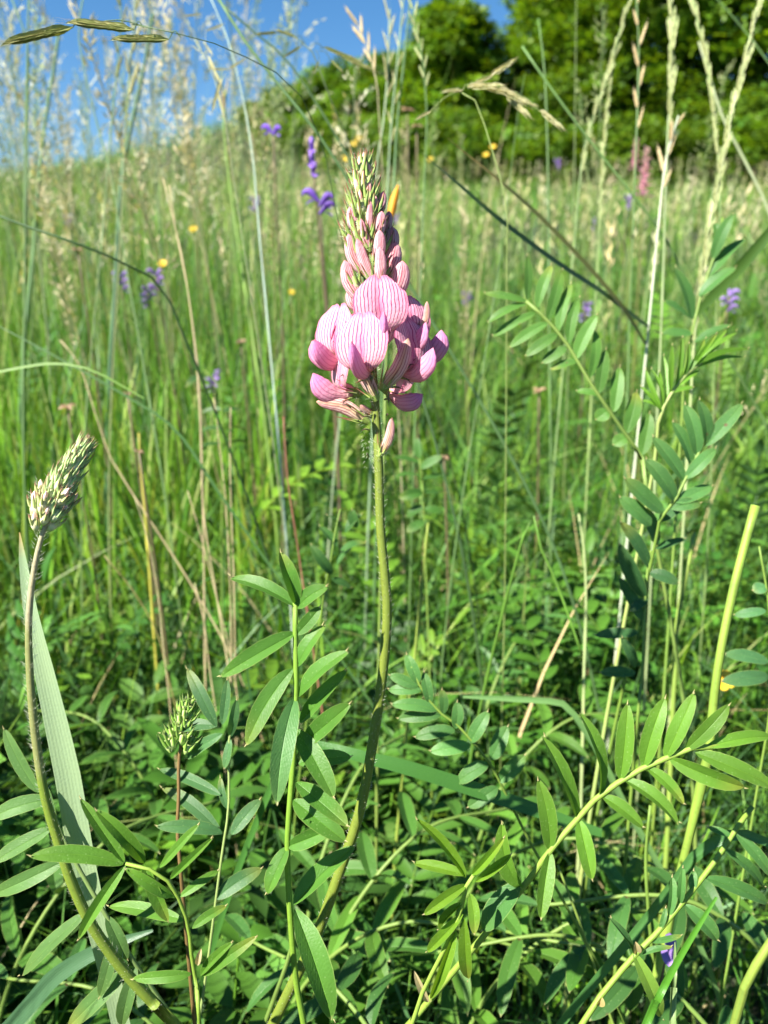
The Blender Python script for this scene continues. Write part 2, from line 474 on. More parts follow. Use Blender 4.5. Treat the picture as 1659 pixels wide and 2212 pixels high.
def blades(roots, h, w, az, bend, nseg, cols, lean=None, facing=None):
    """bulk grass blades as arrays"""
    n = len(roots)
    t = np.linspace(0, 1, nseg + 1)
    d = np.stack([np.cos(az), np.sin(az), np.zeros(n)], -1)
    fa = az + np.pi / 2 + rng.normal(0, .7, n) if facing is None else facing
    sd = np.stack([np.cos(fa), np.sin(fa), np.zeros(n)], -1)
    ctr = roots[:, None, :] + d[:, None, :] * (h * bend)[:, None, None] * (t ** 2)[None, :, None]
    if lean is not None: ctr = ctr + d[:, None, :] * (h * lean)[:, None, None] * t[None, :, None]
    ctr[:, :, 2] += h[:, None] * (t[None, :] - .38 * np.clip(bend, 0, 1.6)[:, None] * t[None, :] ** 2.2)
    prof = np.clip((1 - t ** 2.5) * (.6 + .9 * t * (1 - t)), .03, 1)
    off = sd[:, None, :] * (w[:, None] * prof[None, :] / 2)[:, :, None]
    v = np.stack([ctr - off, ctr + off], 2).reshape(n, -1, 3)
    i = np.arange(nseg)
    f = np.stack([2 * i, 2 * i + 1, 2 * i + 3, 2 * i + 2], -1)
    ff = f[None] + (np.arange(n) * 2 * (nseg + 1))[:, None, None]
    uv = np.tile(np.stack([np.tile([0, 1], nseg + 1), np.repeat(t, 2)], -1), (n, 1))
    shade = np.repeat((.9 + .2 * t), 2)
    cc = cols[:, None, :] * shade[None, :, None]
    return v.reshape(-1, 3), ff.reshape(-1, 4), uv, cc.reshape(-1, 3)

def wedge(n, y0, y1, power=1.0, side=.72, left=None, right=None):
    """n random ground points in front of the camera"""
    y = y0 + (y1 - y0) * rng.random(n) ** power
    l = -side if left is None else left
    r = side if right is None else right
    x = (l + (r - l) * rng.random(n)) * (y + .25)
    return np.stack([x, y, ground(x, y)], -1)
def patchy(p, cut=-.25, k=1.0):
    """thins the points out in irregular patches so that hollows stay open"""
    x, y = p[:, 0] * k, p[:, 1] * k
    f = np.sin(7.3 * x + 2.1 * np.sin(5 * y) + 1.0) + np.sin(9.1 * y + 1.7 * np.sin(6 * x) + .4) + .7 * np.sin(17 * x - 13 * y)
    return f > cut + rng.normal(0, .35, len(p))

GREEN = (3, (.056, .165, .014)); LIME = (2.6, (.122, .258, .018)); BLUE = (1.2, (.065, .155, .055))
PALE = (1.2, (.28, .36, .11)); STRAW = (.7, (.48, .40, .21)); DEEP = (1.3, (.024, .085, .014))

def stuff(name, arrays, m, label):
    o = link(name, fast_mesh(name, *arrays), m)
    tag(o, label, None, None, 'stuff')
    return o

# low sward, thick near the camera
def sward():
    ch = []
    n = 34000
    p = wedge(n, .42, 1.6, .8)
    p = p[patchy(p, -.75)]; n = len(p)
    h = rng.uniform(.05, .24, n) * rng.choice([.7, 1, 1.15], n)
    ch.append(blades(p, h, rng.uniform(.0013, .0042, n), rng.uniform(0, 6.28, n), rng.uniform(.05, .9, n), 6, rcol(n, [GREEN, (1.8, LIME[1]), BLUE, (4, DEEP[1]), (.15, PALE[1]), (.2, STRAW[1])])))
    n = 7500
    p = wedge(n, .24, .8, .8, side=.6)
    h = rng.uniform(.05, .19, n)
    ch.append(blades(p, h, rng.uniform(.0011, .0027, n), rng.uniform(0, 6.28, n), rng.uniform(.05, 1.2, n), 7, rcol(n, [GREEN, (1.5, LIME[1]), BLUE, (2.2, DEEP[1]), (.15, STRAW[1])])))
    # unseen meadow grass left of the camera, added to shade the low ground
    n = 6500
    p = np.stack([rng.uniform(-.62, -.10, n), rng.uniform(-.10, .5, n), np.zeros(n)], -1)
    p = p[p[:, 0] < -.50 * (p[:, 1] + .06) - .075]; n = len(p)
    h = rng.uniform(.2, .37, n)
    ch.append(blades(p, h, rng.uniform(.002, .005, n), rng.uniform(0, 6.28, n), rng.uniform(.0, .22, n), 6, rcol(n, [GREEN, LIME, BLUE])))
    n = 30000
    p = wedge(n, 1.1, 4.2, .75)
    p = p[patchy(p, -.5, 1.6)]; n = len(p)
    h = rng.uniform(.08, .22, n) * rng.choice([.6, 1, 1, 1.35], n)
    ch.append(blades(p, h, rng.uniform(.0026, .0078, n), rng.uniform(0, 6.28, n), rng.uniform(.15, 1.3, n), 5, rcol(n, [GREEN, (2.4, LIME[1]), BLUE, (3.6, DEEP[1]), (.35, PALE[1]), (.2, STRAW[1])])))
    n = 46000
    p = wedge(n, 3.8, 18, .8)
    p = p[patchy(p, -.9, .55)]; n = len(p)
    h = rng.uniform(.12, .34, n)
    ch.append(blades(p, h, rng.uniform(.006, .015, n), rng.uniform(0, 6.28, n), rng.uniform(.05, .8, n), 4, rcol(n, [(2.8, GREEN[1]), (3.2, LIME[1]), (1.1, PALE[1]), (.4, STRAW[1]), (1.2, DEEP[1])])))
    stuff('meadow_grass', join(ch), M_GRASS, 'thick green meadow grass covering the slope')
sward()

# longer upright blades, mostly on the left
def tall_blades():
    ch = []
    n = 3400
    p = wedge(n, .75, 3.2, .9, left=-.75, right=-.02)
    h = rng.uniform(.2, .46, n)
    ch.append(blades(p, h, rng.uniform(.002, .005, n), rng.uniform(0, 6.28, n), rng.uniform(.0, .45, n), 7, rcol(n, [GREEN, (3, LIME[1]), BLUE, (.8, PALE[1])])))
    n = 1500
    p = wedge(n, .8, 3.2, .9, left=-.1, right=.75)
    h = rng.uniform(.16, .34, n)
    ch.append(blades(p, h, rng.uniform(.002, .0045, n), rng.uniform(0, 6.28, n), rng.uniform(.0, .6, n), 7, rcol(n, [GREEN, (2, LIME[1]), BLUE, (.8, PALE[1])])))
    n = 900
    p = wedge(n, .5, 1.0, 1, side=.7)
    h = rng.uniform(.14, .27, n)
    ch.append(blades(p, h, rng.uniform(.0018, .004, n), rng.uniform(0, 6.28, n), rng.uniform(.0, .8, n), 8, rcol(n, [GREEN, (2, LIME[1]), BLUE, (.5, PALE[1]), (.5, STRAW[1])])))
    n = 520
    p = wedge(n, .62, 1.05, .9, left=-.62, right=-.12)
    h = rng.uniform(.2, .40, n)
    ch.append(blades(p, h, rng.uniform(.003, .0058, n), rng.uniform(0, 6.28, n), rng.uniform(.0, .3, n), 8, rcol(n, [(3, LIME[1]), (1, GREEN[1]), (1, (.2, .3, .04)), (.5, PALE[1])]), facing=rng.normal(0, .7, n)))
    n = 9500
    p = wedge(n, .55, 2.1, .85, side=.72)
    p = p[patchy(p, -.5, 1.3)]; n = len(p)
    h = rng.uniform(.13, .30, n)
    ch.append(blades(p, h, rng.uniform(.0028, .0066, n), rng.uniform(0, 6.28, n), rng.uniform(.2, 1.5, n), 8, rcol(n, [(2.5, GREEN[1]), (2.6, LIME[1]), (.8, (.2, .31, .04)), (2.2, DEEP[1]), (.8, BLUE[1]), (.4, PALE[1])])))
    n = 1300
    p = wedge(n, 1.2, 4.5, 1, left=-.72, right=.1)
    h = rng.uniform(.45, .78, n)
    ch.append(blades(p, h, rng.uniform(.0016, .0032, n), rng.uniform(0, 6.28, n), rng.uniform(.02, .35, n), 7, rcol(n, [GREEN, (3, LIME[1]), (2.5, PALE[1]), (.8, STRAW[1])])))
    stuff('tall_grass', join(ch), M_GRASS, 'longer upright grass blades standing out of the sward')
tall_blades()

# low leafy plants: clover-like and vetch-like leaves
def lf(B, T, w, nz=(0, 0, 1), fold=.3, lt=(0, .15, .45, .75, 1), lw=(.12, .75, 1, .75, 0), nc=3, arch=.06):
    v, f, uv = leaf_shape(B, T, w, V(*nz), fold, arch, lw, lt, nc)
    return v, f, uv, np.ones(3)
def vetch_template(pairs=6, Lr=.085, ll=.02, lw_=.0065):
    ps = []
    mb = MB()
    pts = np.array([(0, 0, 0), (0, .02, .03), (0, .05, .045), (0, Lr, .045)])
    c = catmull(pts, 10)
    tube(mb, c, np.linspace(.0007, .0003, 11), 3, caps=False)
    ps.append((mb.v[0], np.array(mb.f[0]), mb.u[0], V(1.5, 1.2, 1)))
    for k in range(pairs):
        i = 3 + int(k * 7 / pairs)
        for s in (-1, 1):
            d = V(s * .9, .45, .12 + .1 * random.random())
            ps.append(lf(c[i], c[i] + nrm(d) * ll * random.uniform(.8, 1.1), lw_, (0, 0, 1)))
    ps.append(lf(c[-1], c[-1] + V(0, ll, .002), lw_))
    return tmpl(ps)
def clover_template(r=.011, h=.05):
    ps = []
    mb = MB(); tube(mb, [(0, 0, 0), (0, .004, h * .6), (0, .008, h)], .0005, 3, caps=False)
    ps.append((mb.v[0], np.array(mb.f[0]), mb.u[0], V(1.5, 1.3, 1)))
    for k in range(3):
        a = k * 2.094 + .3
        d = V(math.cos(a), math.sin(a), .25)
        ps.append(lf(V(0, .008, h), V(0, .008, h) + nrm(d) * r, r * .75, (0, 0, 1), .25, (0, .2, .55, .85, 1), (.15, .6, 1, .9, .35)))
    return tmpl(ps)
def cover():
    ch = []
    T = vetch_template()
    def put(T, n, y0, y1, z0, z1, s0, s1, pal, pw=.8, pit=.5, **kw):
        p = wedge(n, y0, y1, pw, **kw)
        p = p[patchy(p, -.7 if y0 > .9 else -.35)]; n = len(p)
        p[:, 2] += rng.uniform(z0, z1, n) * np.minimum(1, .35 + p[:, 1])
        m = rot_mats(rng.uniform(0, 6.28, n), rng.normal(0, pit, n), np.zeros(n), rng.uniform(s0, s1, n))
        ch.append(scatter(T, m, p, rcol(n, pal)))
    pal = [(2, (.055, .15, .018)), (2, (.068, .175, .028)), (1, (.10, .21, .02)), (1.6, (.03, .095, .015))]
    put(T, 260, .34, 1.3, -.01, .14, .9, 1.5, pal)
    put(T, 170, .26, .7, .0, .13, .8, 1.3, pal, side=.55)
    put(T, 150, .28, .7, .0, .13, .8, 1.3, pal, left=.02, right=.55)
    put(vetch_template(4, .06, .030, .010), 240, .26, .75, .0, .14, .7, 1.1, pal, side=.55)
    put(T, 260, 1.0, 2.8, .0, .14, .9, 1.4, pal)
    put(vetch_template(5, .06, .026, .009), 170, .36, 1.5, -.01, .1, .7, 1.2, pal)
    put(T, 300, .65, 2.2, .05, .2, .9, 1.5, pal + [(1, (.09, .22, .02))], pit=.9)
    C = clover_template()
    put(C, 1100, .26, 1.4, -.02, .08, .6, 1.5, pal + [(1, (.10, .22, .04))], pit=.3)
    put(clover_template(.017, .04), 900, .26, .8, -.02, .03, .7, 1.4, [(1, (.05, .14, .02)), (1, (.07, .18, .03))], pit=.3, side=.55)
    put(clover_template(.014, .07), 500, 1.1, 3.2, -.02, .1, .8, 1.5, pal, pit=.3)
    stuff('ground_cover', join(ch), M_COVER, 'low clover and vetch leaves filling the gaps under the grass')
cover()

# ------------------------------------------------------------------ trees and shrubs on the skyline
M_BARK = bark_mat()
TLEAF = None
def tree_leaf_template():
    ps = []
    for k in range(3):
        a = k * 2.1 + .4
        d = V(math.cos(a) * .8, math.sin(a) * .8, .25 - .25 * k)
        s_ = nrm(np.cross(d, V(0, 0, 1))) * .019
        ps.append((np.array([d * .010, d * .034 + s_ + V(0, 0, .006), d * .062, d * .034 - s_ + V(0, 0, .006)]), np.array([(0, 1, 2, -1), (0, 2, 3, -1)]), np.array([(.5, 0), (1, .5), (.5, 1), (0, .5)]), np.ones(3)))
    return tmpl(ps)
TLEAF = tree_leaf_template()
def tree(name, label, cat, x, y, h, rad, n, conical=False, low=.12, pal=None, group=None, lobes=60, ls=1.0):
    b = V(x, y, float(ground(x, y)) - .03)
    t = thing(name, label, cat, b, group)
    mb = MB()
    tr = catmull([b, b + V(.05 * h * random.uniform(-1, 1), .03 * h, .4 * h), b + V(0, 0, .86 * h)], 12)
    tube(mb, tr, np.linspace(.022 * h, .004 * h, 13), 8)
    L_ = []
    for k in range(lobes):
        q = (k + .5) / lobes
        z = low + (0.97 - low) * q
        if conical: prof = (1 - ((z - .25) / .75) ** 2) ** .6 if z > .25 else (.6 + 1.6 * z)
        else: prof = math.sin(math.pi * min(1, (z + .12) / 1.13)) ** .55
        a = k * 2.39996 + random.uniform(-.4, .4)
        rr = rad * prof * random.uniform(.55, .98)
        c = b + V(rr * math.cos(a), rr * math.sin(a), z * h)
        L_.append((c, rad * random.uniform(.30, .50) * (.6 + .5 * prof)))
        if k % 3 == 0:
            i = min(12, max(1, int((z - .12) * 12)))
            s_ = tr[i]
            tube(mb, catmull([s_, (s_ + c) / 2 + V(0, 0, .04 * h), c], 5), np.linspace(.006 * h, .0015 * h, 6), 5, caps=False)
    part('trunk', mb, M_BARK, t)
    pal = pal or [(3, (.088, .185, .010)), (2, (.135, .235, .012)), (1.1, (.042, .105, .009))]
    w = np.array([l[1] ** 2 for l in L_]); w /= w.sum()
    ii = rng.choice(len(L_), n, p=w)
    C = np.array([l[0] for l in L_])[ii]; rr = np.array([l[1] for l in L_])[ii]
    d = rng.normal(0, 1, (n, 3)); d[:, 2] = np.abs(d[:, 2]) * 1.1 - .35
    d /= np.linalg.norm(d, axis=1)[:, None]
    off = C + d * (rr * rng.uniform(.70, 1.06, n))[:, None] * V(1, 1, .62)
    off[:, 2] = np.maximum(off[:, 2], ground(off[:, 0], off[:, 1]) + .05)
    m = rot_mats(rng.uniform(0, 6.28, n), rng.normal(.35, .45, n), np.zeros(n), rng.uniform(.8, 1.5, n) * ls * 1.9)
    lobec = np.exp(rng.normal(0, .16, len(L_)))[ii][:, None]
    v, f, u, c = scatter(TLEAF, m, off - b, rcol(n, pal, .14) * lobec)
    o = link('crown', fast_mesh('crown', v, f, u, c), M_TREE, t)
    return t

tree('broadleaf_tree', 'rounded bright green tree standing alone against the sky, left of the tree mass', 'tree', .93, 13.0, 1.98, .80, 7500, True, .06, ls=.85)
TG = 'trees along the top of the meadow'
tree('broadleaf_tree', 'tall leafy tree at the sky edge of the mass, right of the lone rounded tree', 'tree', 3.05, 14.2, 3.5, 1.05, 7500, False, .05, group=TG, lobes=80, ls=.9)
tree('broadleaf_tree', 'broad leafy tree in front of the tree mass behind the thin upright grass stems', 'tree', 3.7, 12.9, 4.2, 1.35, 9500, False, .03, group=TG, lobes=90, ls=.9)
tree('broadleaf_tree', 'large leafy tree behind the far pink flower spike, filling the upper right', 'tree', 5.0, 13.4, 4.8, 1.55, 9500, False, .03, group=TG, lobes=90, ls=.9)
tree('broadleaf_tree', 'dark edged leafy tree at the right border of the photo', 'tree', 6.5, 12.8, 4.6, 1.5, 9000, False, .03, group=TG, lobes=90, ls=.9)
tree('broadleaf_tree', 'leafy tree beyond the right border with only its side showing', 'tree', 8.2, 13.6, 4.8, 1.5, 4500, False, .05, group=TG)
sp = [(3, (.085, .180, .014)), (2, (.125, .22, .020)), (1.0, (.045, .105, .014))]
for x, y, h, r_, lab in [(-2.0, 15.2, .22, .4, 'lowest green shrub on the skyline where the bank runs down to the grass'),
                         (-1.3, 14.6, .5, .6, 'second shrub up the bank, below the sky, left of the pink flower tip'),
                         (-.6, 14.2, .85, .7, 'dense shrub on the bank straight above the tip of the pink flower spike'),
                         (.1, 13.6, 1.15, .75, 'dark shrub at the left foot of the lone rounded tree'),
                         (-1.45, 13.6, .42, .5, 'small bush low on the bank below the second shrub'),
                         (-.85, 13.1, .55, .6, 'leafy bush on the bank just left of the pink flower tip'),
                         (-.25, 12.6, .62, .65, 'leafy bush on the bank just right of the pink flower tip'),
                         (.4, 12.2, .72, .65, 'leafy bush in front of the left foot of the lone rounded tree'),
                         (1.98, 13.4, 1.4, .6, 'shrub filling the gap between the lone rounded tree and the tall trees'),
                         (2.6, 12.4, 1.3, .75, 'low shrub along the foot of the tall trees'),
                         (4.4, 12.0, 1.15, .9, 'low dark shrub under the trees near the far pink flower spike'),
                         (6.2, 12.0, 1.2, .95, 'low shrub under the trees at the right border'),
                         (1.0, 11.8, .85, .7, 'small dark bush at the meadow edge below the lone rounded tree'),
                         (2.2, 11.3, .75, .7, 'small bush at the meadow edge right below the gap in the trees'),
                         (3.2, 11.2, .8, .75, 'small bush at the meadow edge just left of the far pink flower spike'),
                         (4.3, 11.0, .8, .8, 'small bush at the meadow edge behind the thick rye spike'),
                         (5.5, 11.0, .8, .75, 'small bush at the meadow edge by the right border')]:
    tree('shrub', lab, 'shrub', x, y, h, r_, 3000, False, .03, sp, 'shrubs at the foot of the trees', 30, .75)

# ------------------------------------------------------------------ grasses with seed heads
def lemma(B, T, w, col):
    v, f, uv = leaf_shape(B, T, w, V(0, 1, .1), .9, .08, np.array([.25, .95, 1, .6, .05]), np.array([0, .2, .45, .8, 1]), 3)
    return v, f, uv, col
def spikelet_mesh(name, Ls=.012, w=.0026, n=7, awn=0, col=(.30, .36, .13), tip=(.5, .42, .25)):
    """a grass spikelet along +z made of overlapping scales"""
    ps = []
    for k in range(n):
        z = Ls * .72 * k / n
        s = -1 if k % 2 else 1
        a = V(s * w * .12, 0, z)
        b = V(s * w * (.55 - .3 * k / n), random.uniform(-.2, .2) * w, z + Ls * .42)
        q = random.uniform(0, .5)
        v, f, uv, c = lemma(a, b, w * .95, np.array(col) * (1 - q) + np.array(tip) * q)
        ps.append((v, f, uv, c))
        if awn:
            mb = MB(); tube(mb, [b, b + nrm(b - a + V(s * .0005, 0, 0)) * awn], [.00012, .00004], 3, caps=False)
            ps.append((mb.v[0], np.array(mb.f[0]), mb.u[0], np.array(tip)))
    v, f, uv, c = tmpl(ps)
    # give it depth: a second, turned set of scales
    v2 = v[:, [1, 0, 2]] * V(.8, .8, .97)
    V_, F_ = np.vstack([v, v2]), np.vstack([f, np.where(f < 0, -1, f + len(v))])
    me = fast_mesh(name, V_, F_, np.vstack([uv, uv]), np.vstack([c, c * .92]))
    me.materials.append(M_GRASS)
    return me
SP_RYE = spikelet_mesh('spikelet', .017, .0036, 6, 0, (.33, .41, .18), (.55, .52, .32))
SP_BROME = spikelet_mesh('spikelet', .026, .0050, 9, .006, (.20, .27, .08), (.42, .33, .2))
SP_PALE = spikelet_mesh('spikelet', .022, .0036, 7, .003, (.42, .44, .24), (.66, .58, .42))
SP_STRAW = spikelet_mesh('spikelet', .014, .0030, 6, .002, (.50, .42, .24), (.62, .5, .34))

def align(tan, side, sc=1.0):
    z = nrm(tan); x = nrm(side - z * np.dot(side, z)); y = np.cross(z, x)
    return Matrix(((x[0] * sc, y[0] * sc, z[0] * sc), (x[1] * sc, y[1] * sc, z[1] * sc), (x[2] * sc, y[2] * sc, z[2] * sc))).to_4x4()
def put_copy(me, name, t, p, tan, side, sc=1.0, parent=None, slim=1.0):
    o = bpy.data.objects.new(name, me)
    COL.objects.link(o)
    o.parent = parent or t
    o.matrix_local = Matrix.Translation(Vector(p - base_of(t))) @ align(tan, side, sc) @ Matrix.Diagonal((slim, slim, 1, 1))
    return o

def rooted(pts, spread=.04):
    """world points of a stem given top first; adds the hidden way down into the ground"""
    w = [P(*p) for p in pts]
    e = w[-1]; dirn = nrm(w[-1] - w[-2])
    if dirn[2] > -.7:
        w.append(e + dirn * .012 + V(0, 0, -.006)); e = w[-1]
        dirn = nrm(V(dirn[0] * .25, dirn[1] * .25, -.7))
    gz = float(ground(e[0], e[1]))
    drop = e[2] - gz
    if drop > .004:
        k = min(drop / -dirn[2], drop * 1.25)
        m = e + dirn * k * .45
        b = e + dirn * k * .7
        gb = float(ground(b[0], b[1]))
        if m[2] > gb + .004: w.append(m)
        w.append(V(b[0], b[1], gb - .004))
    else:
        w[-1] = V(e[0], e[1], min(e[2], gz - .003))
    return w

def culm(label, pts, wpx, col=(.13, .20, .06), head=None, group=None, cat='grass stalk', name='grass_stalk', kind=None, hcol=None, n_sp=12, spread=.3, sc=1.0, m=None, taper=.55, leaf=None, span=None):
    """a grass stalk drawn from its tip down; pts = [(u, v, depth)...] top first"""
    w = rooted(pts)
    w = w[::-1]
    c = catmull(w, 40)
    t = thing(name, label, cat, w[0] + V(0, 0, .003), group)
    d = pts[0][2]
    r = px(wpx, d) / 2
    mb = MB()
    xs_ = np.linspace(0, 1, 41)
    rr_ = np.linspace(r, r * taper, 41) * (1 + rng.normal(0, .03, 41))
    for q_ in (.30, .52, .70):
        rr_ = rr_ * (1 + .38 * np.exp(-((xs_ - q_ - random.uniform(-.05, .05)) / .014) ** 2))
    tube(mb, c, rr_, 8, np.array(col) * np.exp(rng.normal(0, .10, (41, 1))), ridges=.05)
    part('culm', mb, m or M_CULM, t)
    if head:
        me = {'rye': SP_RYE, 'brome': SP_BROME, 'pale': SP_PALE, 'straw': SP_STRAW}[head]
        full = np.r_[0, np.cumsum(np.linalg.norm(np.diff(c, axis=0), axis=1))]
        hs = full[-1] - (span or .14)
        for k in range(n_sp):
            s = hs + (full[-1] - hs) * (k + .3) / n_sp
            p = V(*[np.interp(s, full, c[:, a]) for a in range(3)])
            q = V(*[np.interp(s + .003, full, c[:, a]) for a in range(3)]); q0 = V(*[np.interp(s - .003, full, c[:, a]) for a in range(3)])
            tan = nrm(q - q0)
            sd = nrm(np.cross(tan, FWD)) * (1 if k % 2 else -1)
            put_copy(me, 'spikelet', t, p, tan + sd * spread * random.uniform(.6, 1.3) - FWD * random.uniform(-.15, .25), sd, sc * random.uniform(.8, 1.35) * (1 - .35 * max(0, k / n_sp - .6)), slim=random.uniform(.34, .52))
    if leaf:
        for a, b, wl in leaf:
            mb = MB()
            pts_ = catmull([P(*q) for q in a], 24)
            ca, cb_ = np.array(b[0], float), np.array(b[1], float)
            tt = np.clip((np.linspace(0, 1, 25) - .72) / .28, 0, 1)[:, None]
            cc = np.repeat(ca * (1 - tt) + cb_ * tt, 3, axis=0)
            ribbon(mb, pts_, np.array([.7, .95, 1, .95, .85, .6, .08]) * px(wl, (a[0][2] + a[-1][2]) / 2), -FWD + V(0, 0, .4), .5, cc)
            part('leaf', mb, M_BLADE, t)
    return t

WH = (.42, .46, .30); GR = (.10, .19, .055); BG = (.075, .165, .050); DK = (.045, .095, .03); ST = (.42, .33, .18)
# right side, pale flattened spikes
culm('thick pale green rye spike leaning in from the upper right edge', [(1650, -30, .46), (1603, 150, .46), (1572, 290, .46), (1545, 420, .46), (1516, 590, .46), (1500, 740, .465), (1490, 900, .47)], 7, (.36, .45, .2), 'rye', n_sp=27, span=.22, sc=1.0, spread=.10,
     leaf=[([(1508, 678, .462), (1560, 622, .44), (1620, 555, .42), (1720, 430, .40)], ((.05, .11, .022), (.05, .11, .022)), 27)])
culm('upright stalk with slender pale spikelets at the top, fourth culm from the right edge', [(1374, -20, .55), (1380, 130, .55), (1371, 400, .55), (1360, 700, .56), (1354, 900, .56)], 6, GR, 'straw', n_sp=7, span=.10)
culm('whitish shiny stalk topped by a slim forked spike, before the dark trees', [(1466, 250, .5), (1440, 340, .5), (1423, 480, .5), (1404, 680, .5), (1384, 880, .51)], 7, (.50, .56, .42), 'straw', n_sp=5, span=.05,
     leaf=[([(1400, 708, .5), (1300, 634, .47), (1200, 568, .44), (1080, 478, .41), (990, 400, .39), (908, 328, .37)], ((.05, .10, .025), (.16, .26, .10)), 17),
           ([(1394, 745, .5), (1340, 660, .48), (1250, 556, .46), (1150, 455, .44), (1060, 376, .42), (1010, 335, .41), (966, 298, .40)], ((.16, .17, .05), (.50, .34, .12)), 13)])
culm('tall upright spike cut off by the top edge, with knotted pale spikelets', [(1449, -30, .5), (1450, 60, .5), (1448, 180, .5), (1441, 330, .5), (1432, 620, .5), (1420, 900, .5)], 6, (.25, .33, .15), 'rye', n_sp=12, span=.09, spread=.14)
culm('wavy green spike bending left at its top, second rye spike from the right', [(1492, -20, .52), (1510, 60, .52), (1532, 170, .52), (1546, 290, .52), (1556, 420, .52), (1548, 640, .53)], 5, (.18, .28, .09), 'rye', n_sp=20, span=.13, sc=.85, spread=.14)
culm('short narrow spike with fine beads, standing before the tree hedge', [(1324, 138, .6), (1308, 260, .6), (1300, 380, .6), (1293, 540, .6), (1285, 700, .6)], 5, (.22, .31, .10), 'rye', n_sp=18, span=.12, sc=.7, spread=.10)
culm('branched slender spike leaning right before the tree hedge', [(1352, 20, .6), (1322, 130, .6), (1296, 210, .6), (1272, 285, .6), (1255, 370, .6), (1238, 560, .6)], 5, (.17, .26, .09), 'rye', n_sp=15, span=.13, sc=.85, spread=.14)
culm('bare thin green stalk rising to the top edge right of the lone rounded tree', [(1163, 40, .62), (1176, 150, .62), (1183, 320, .62), (1186, 560, .62), (1187, 740, .62)], 6, GR)
culm('hair thin upright stalk before the dark hedge', [(1245, -10, .8), (1243, 200, .8), (1240, 400, .8), (1232, 640, .8)], 3.5, (.12, .18, .05))
culm('long green stalk slanting down to the right below the drooping seed head', [(1128, 100, .5), (1190, 190, .5), (1268, 296, .5), (1360, 412, .5), (1440, 520, .51), (1500, 640, .52)], 9, GR)
culm('pale flat blade crossing the right edge beside the thick rye spike', [(1510, 90, .7), (1560, 250, .7), (1600, 330, .7), (1650, 430, .7), (1690, 540, .7)], 9, (.3, .36, .2))
culm('thin stalk arching out of the top right corner', [(1500, -60, .7), (1560, 10, .7), (1620, 80, .7), (1700, 190, .7)], 6, GR)
culm('short straight stalk ending in a point just left of the bare thin stalk', [(1134, 160, .5), (1118, 250, .5), (1100, 400, .5), (1080, 560, .5), (1062, 680, .5)], 6, GR, taper=.2)
# centre bundle above the flower
culm('pale stalk with a narrow spike, leftmost of the bundle above the flower', [(842, 20, .6), (838, 150, .6), (830, 250, .6), (818, 330, .6), (800, 460, .61)], 6, (.28, .36, .22), 'pale', n_sp=6, span=.07, sc=.7)
culm('pale bluish stalk in the middle of the bundle above the flower', [(872, -10, .62), (860, 120, .62), (846, 260, .62), (836, 420, .62), (828, 560, .62)], 6, (.2, .3, .17), 'pale', n_sp=8, span=.12, sc=.6)
culm('darker green stalk, rightmost of the bundle above the flower', [(888, -20, .58), (872, 140, .58), (858, 270, .58), (850, 420, .58)], 7, BG)
culm('nodding green spike bending over to the right beside the central bundle', [(890, 8, .55), (898, 60, .55), (912, 120, .55), (918, 180, .55), (922, 260, .55), (916, 420, .55)], 5, GR, 'rye', n_sp=10, span=.06, sc=.6)
culm('slim pale spike bent left against the blue sky', [(768, 42, .55), (784, 80, .55), (802, 130, .55), (815, 190, .55), (822, 300, .56)], 4, (.4, .36, .22), 'straw', n_sp=6, span=.04, sc=.9)
culm('long green stalk slanting down from the sky to the flower tip', [(462, -20, .42), (530, 90, .42), (600, 180, .42), (680, 280, .42), (740, 370, .425), (790, 460, .43)], 8, (.085, .17, .06), taper=.8)
culm('dark green arching blade over the blue sky with a drooping brown head', [(470, 0, .5), (540, 62, .5), (620, 130, .5), (700, 250, .5), (760, 360, .5), (800, 500, .5)], 8, DK)
culm('thin pale stalk crossing the sky near the white seed head', [(448, -20, .55), (490, 80, .55), (520, 190, .55), (545, 330, .55), (560, 500, .55)], 5, (.36, .48, .4))
culm('straight yellow green stalk with a closed brown bud, at the skyline', [(488, 195, .75), (484, 280, .75), (500, 420, .75), (520, 560, .75)], 9, (.16, .27, .05), 'straw', n_sp=3, span=.035, sc=1.4, spread=.1)
# left, dark blurred stalks
culm('thick blurred dark green stalk, leftmost of the two dark ones before the sky', [(128, 60, .9), (116, 150, .9), (100, 245, .9), (86, 366, .9), (74, 520, .9)], 11, BG)
culm('thick blurred dark green stalk, right one of the two before the sky', [(330, 30, .85), (312, 140, .85), (288, 250, .85), (268, 350, .85), (258, 440, .85), (250, 600, .85)], 12, (.05, .13, .05))
culm('thin green stalk at the far left before the sky', [(62, -20, .6), (58, 150, .6), (54, 330, .6), (54, 520, .6)], 6, GR)
culm('thin green stalk slanting in from the top left corner', [(18, -20, .65), (58, 90, .65), (60, 200, .65), (58, 420, .65)], 6, GR)
culm('slender stalk with a loose green head, left of the white seed heads', [(258, -20, .6), (262, 40, .6), (254, 130, .6), (240, 280, .6), (225, 470, .6)], 5, (.13, .22, .07), 'brome', n_sp=4, span=.07, sc=.7)
culm('slender stalk with a pale yellow head hanging from the top edge', [(292, -10, .6), (290, 50, .6), (282, 130, .6), (270, 300, .6), (262, 480, .6)], 5, (.2, .26, .09), 'pale', n_sp=5, span=.08, sc=.9)
culm('green stalk leaning right from the left meadow edge before the skyline', [(180, -10, .6), (170, 80, .6), (200, 230, .6), (240, 380, .6), (270, 560, .6)], 5, (.13, .22, .08))
culm('dark green blade sloping down from the left edge', [(-30, 455, .4), (60, 490, .4), (150, 520, .4), (250, 560, .41), (320, 600, .42)], 9, (.045, .10, .03))
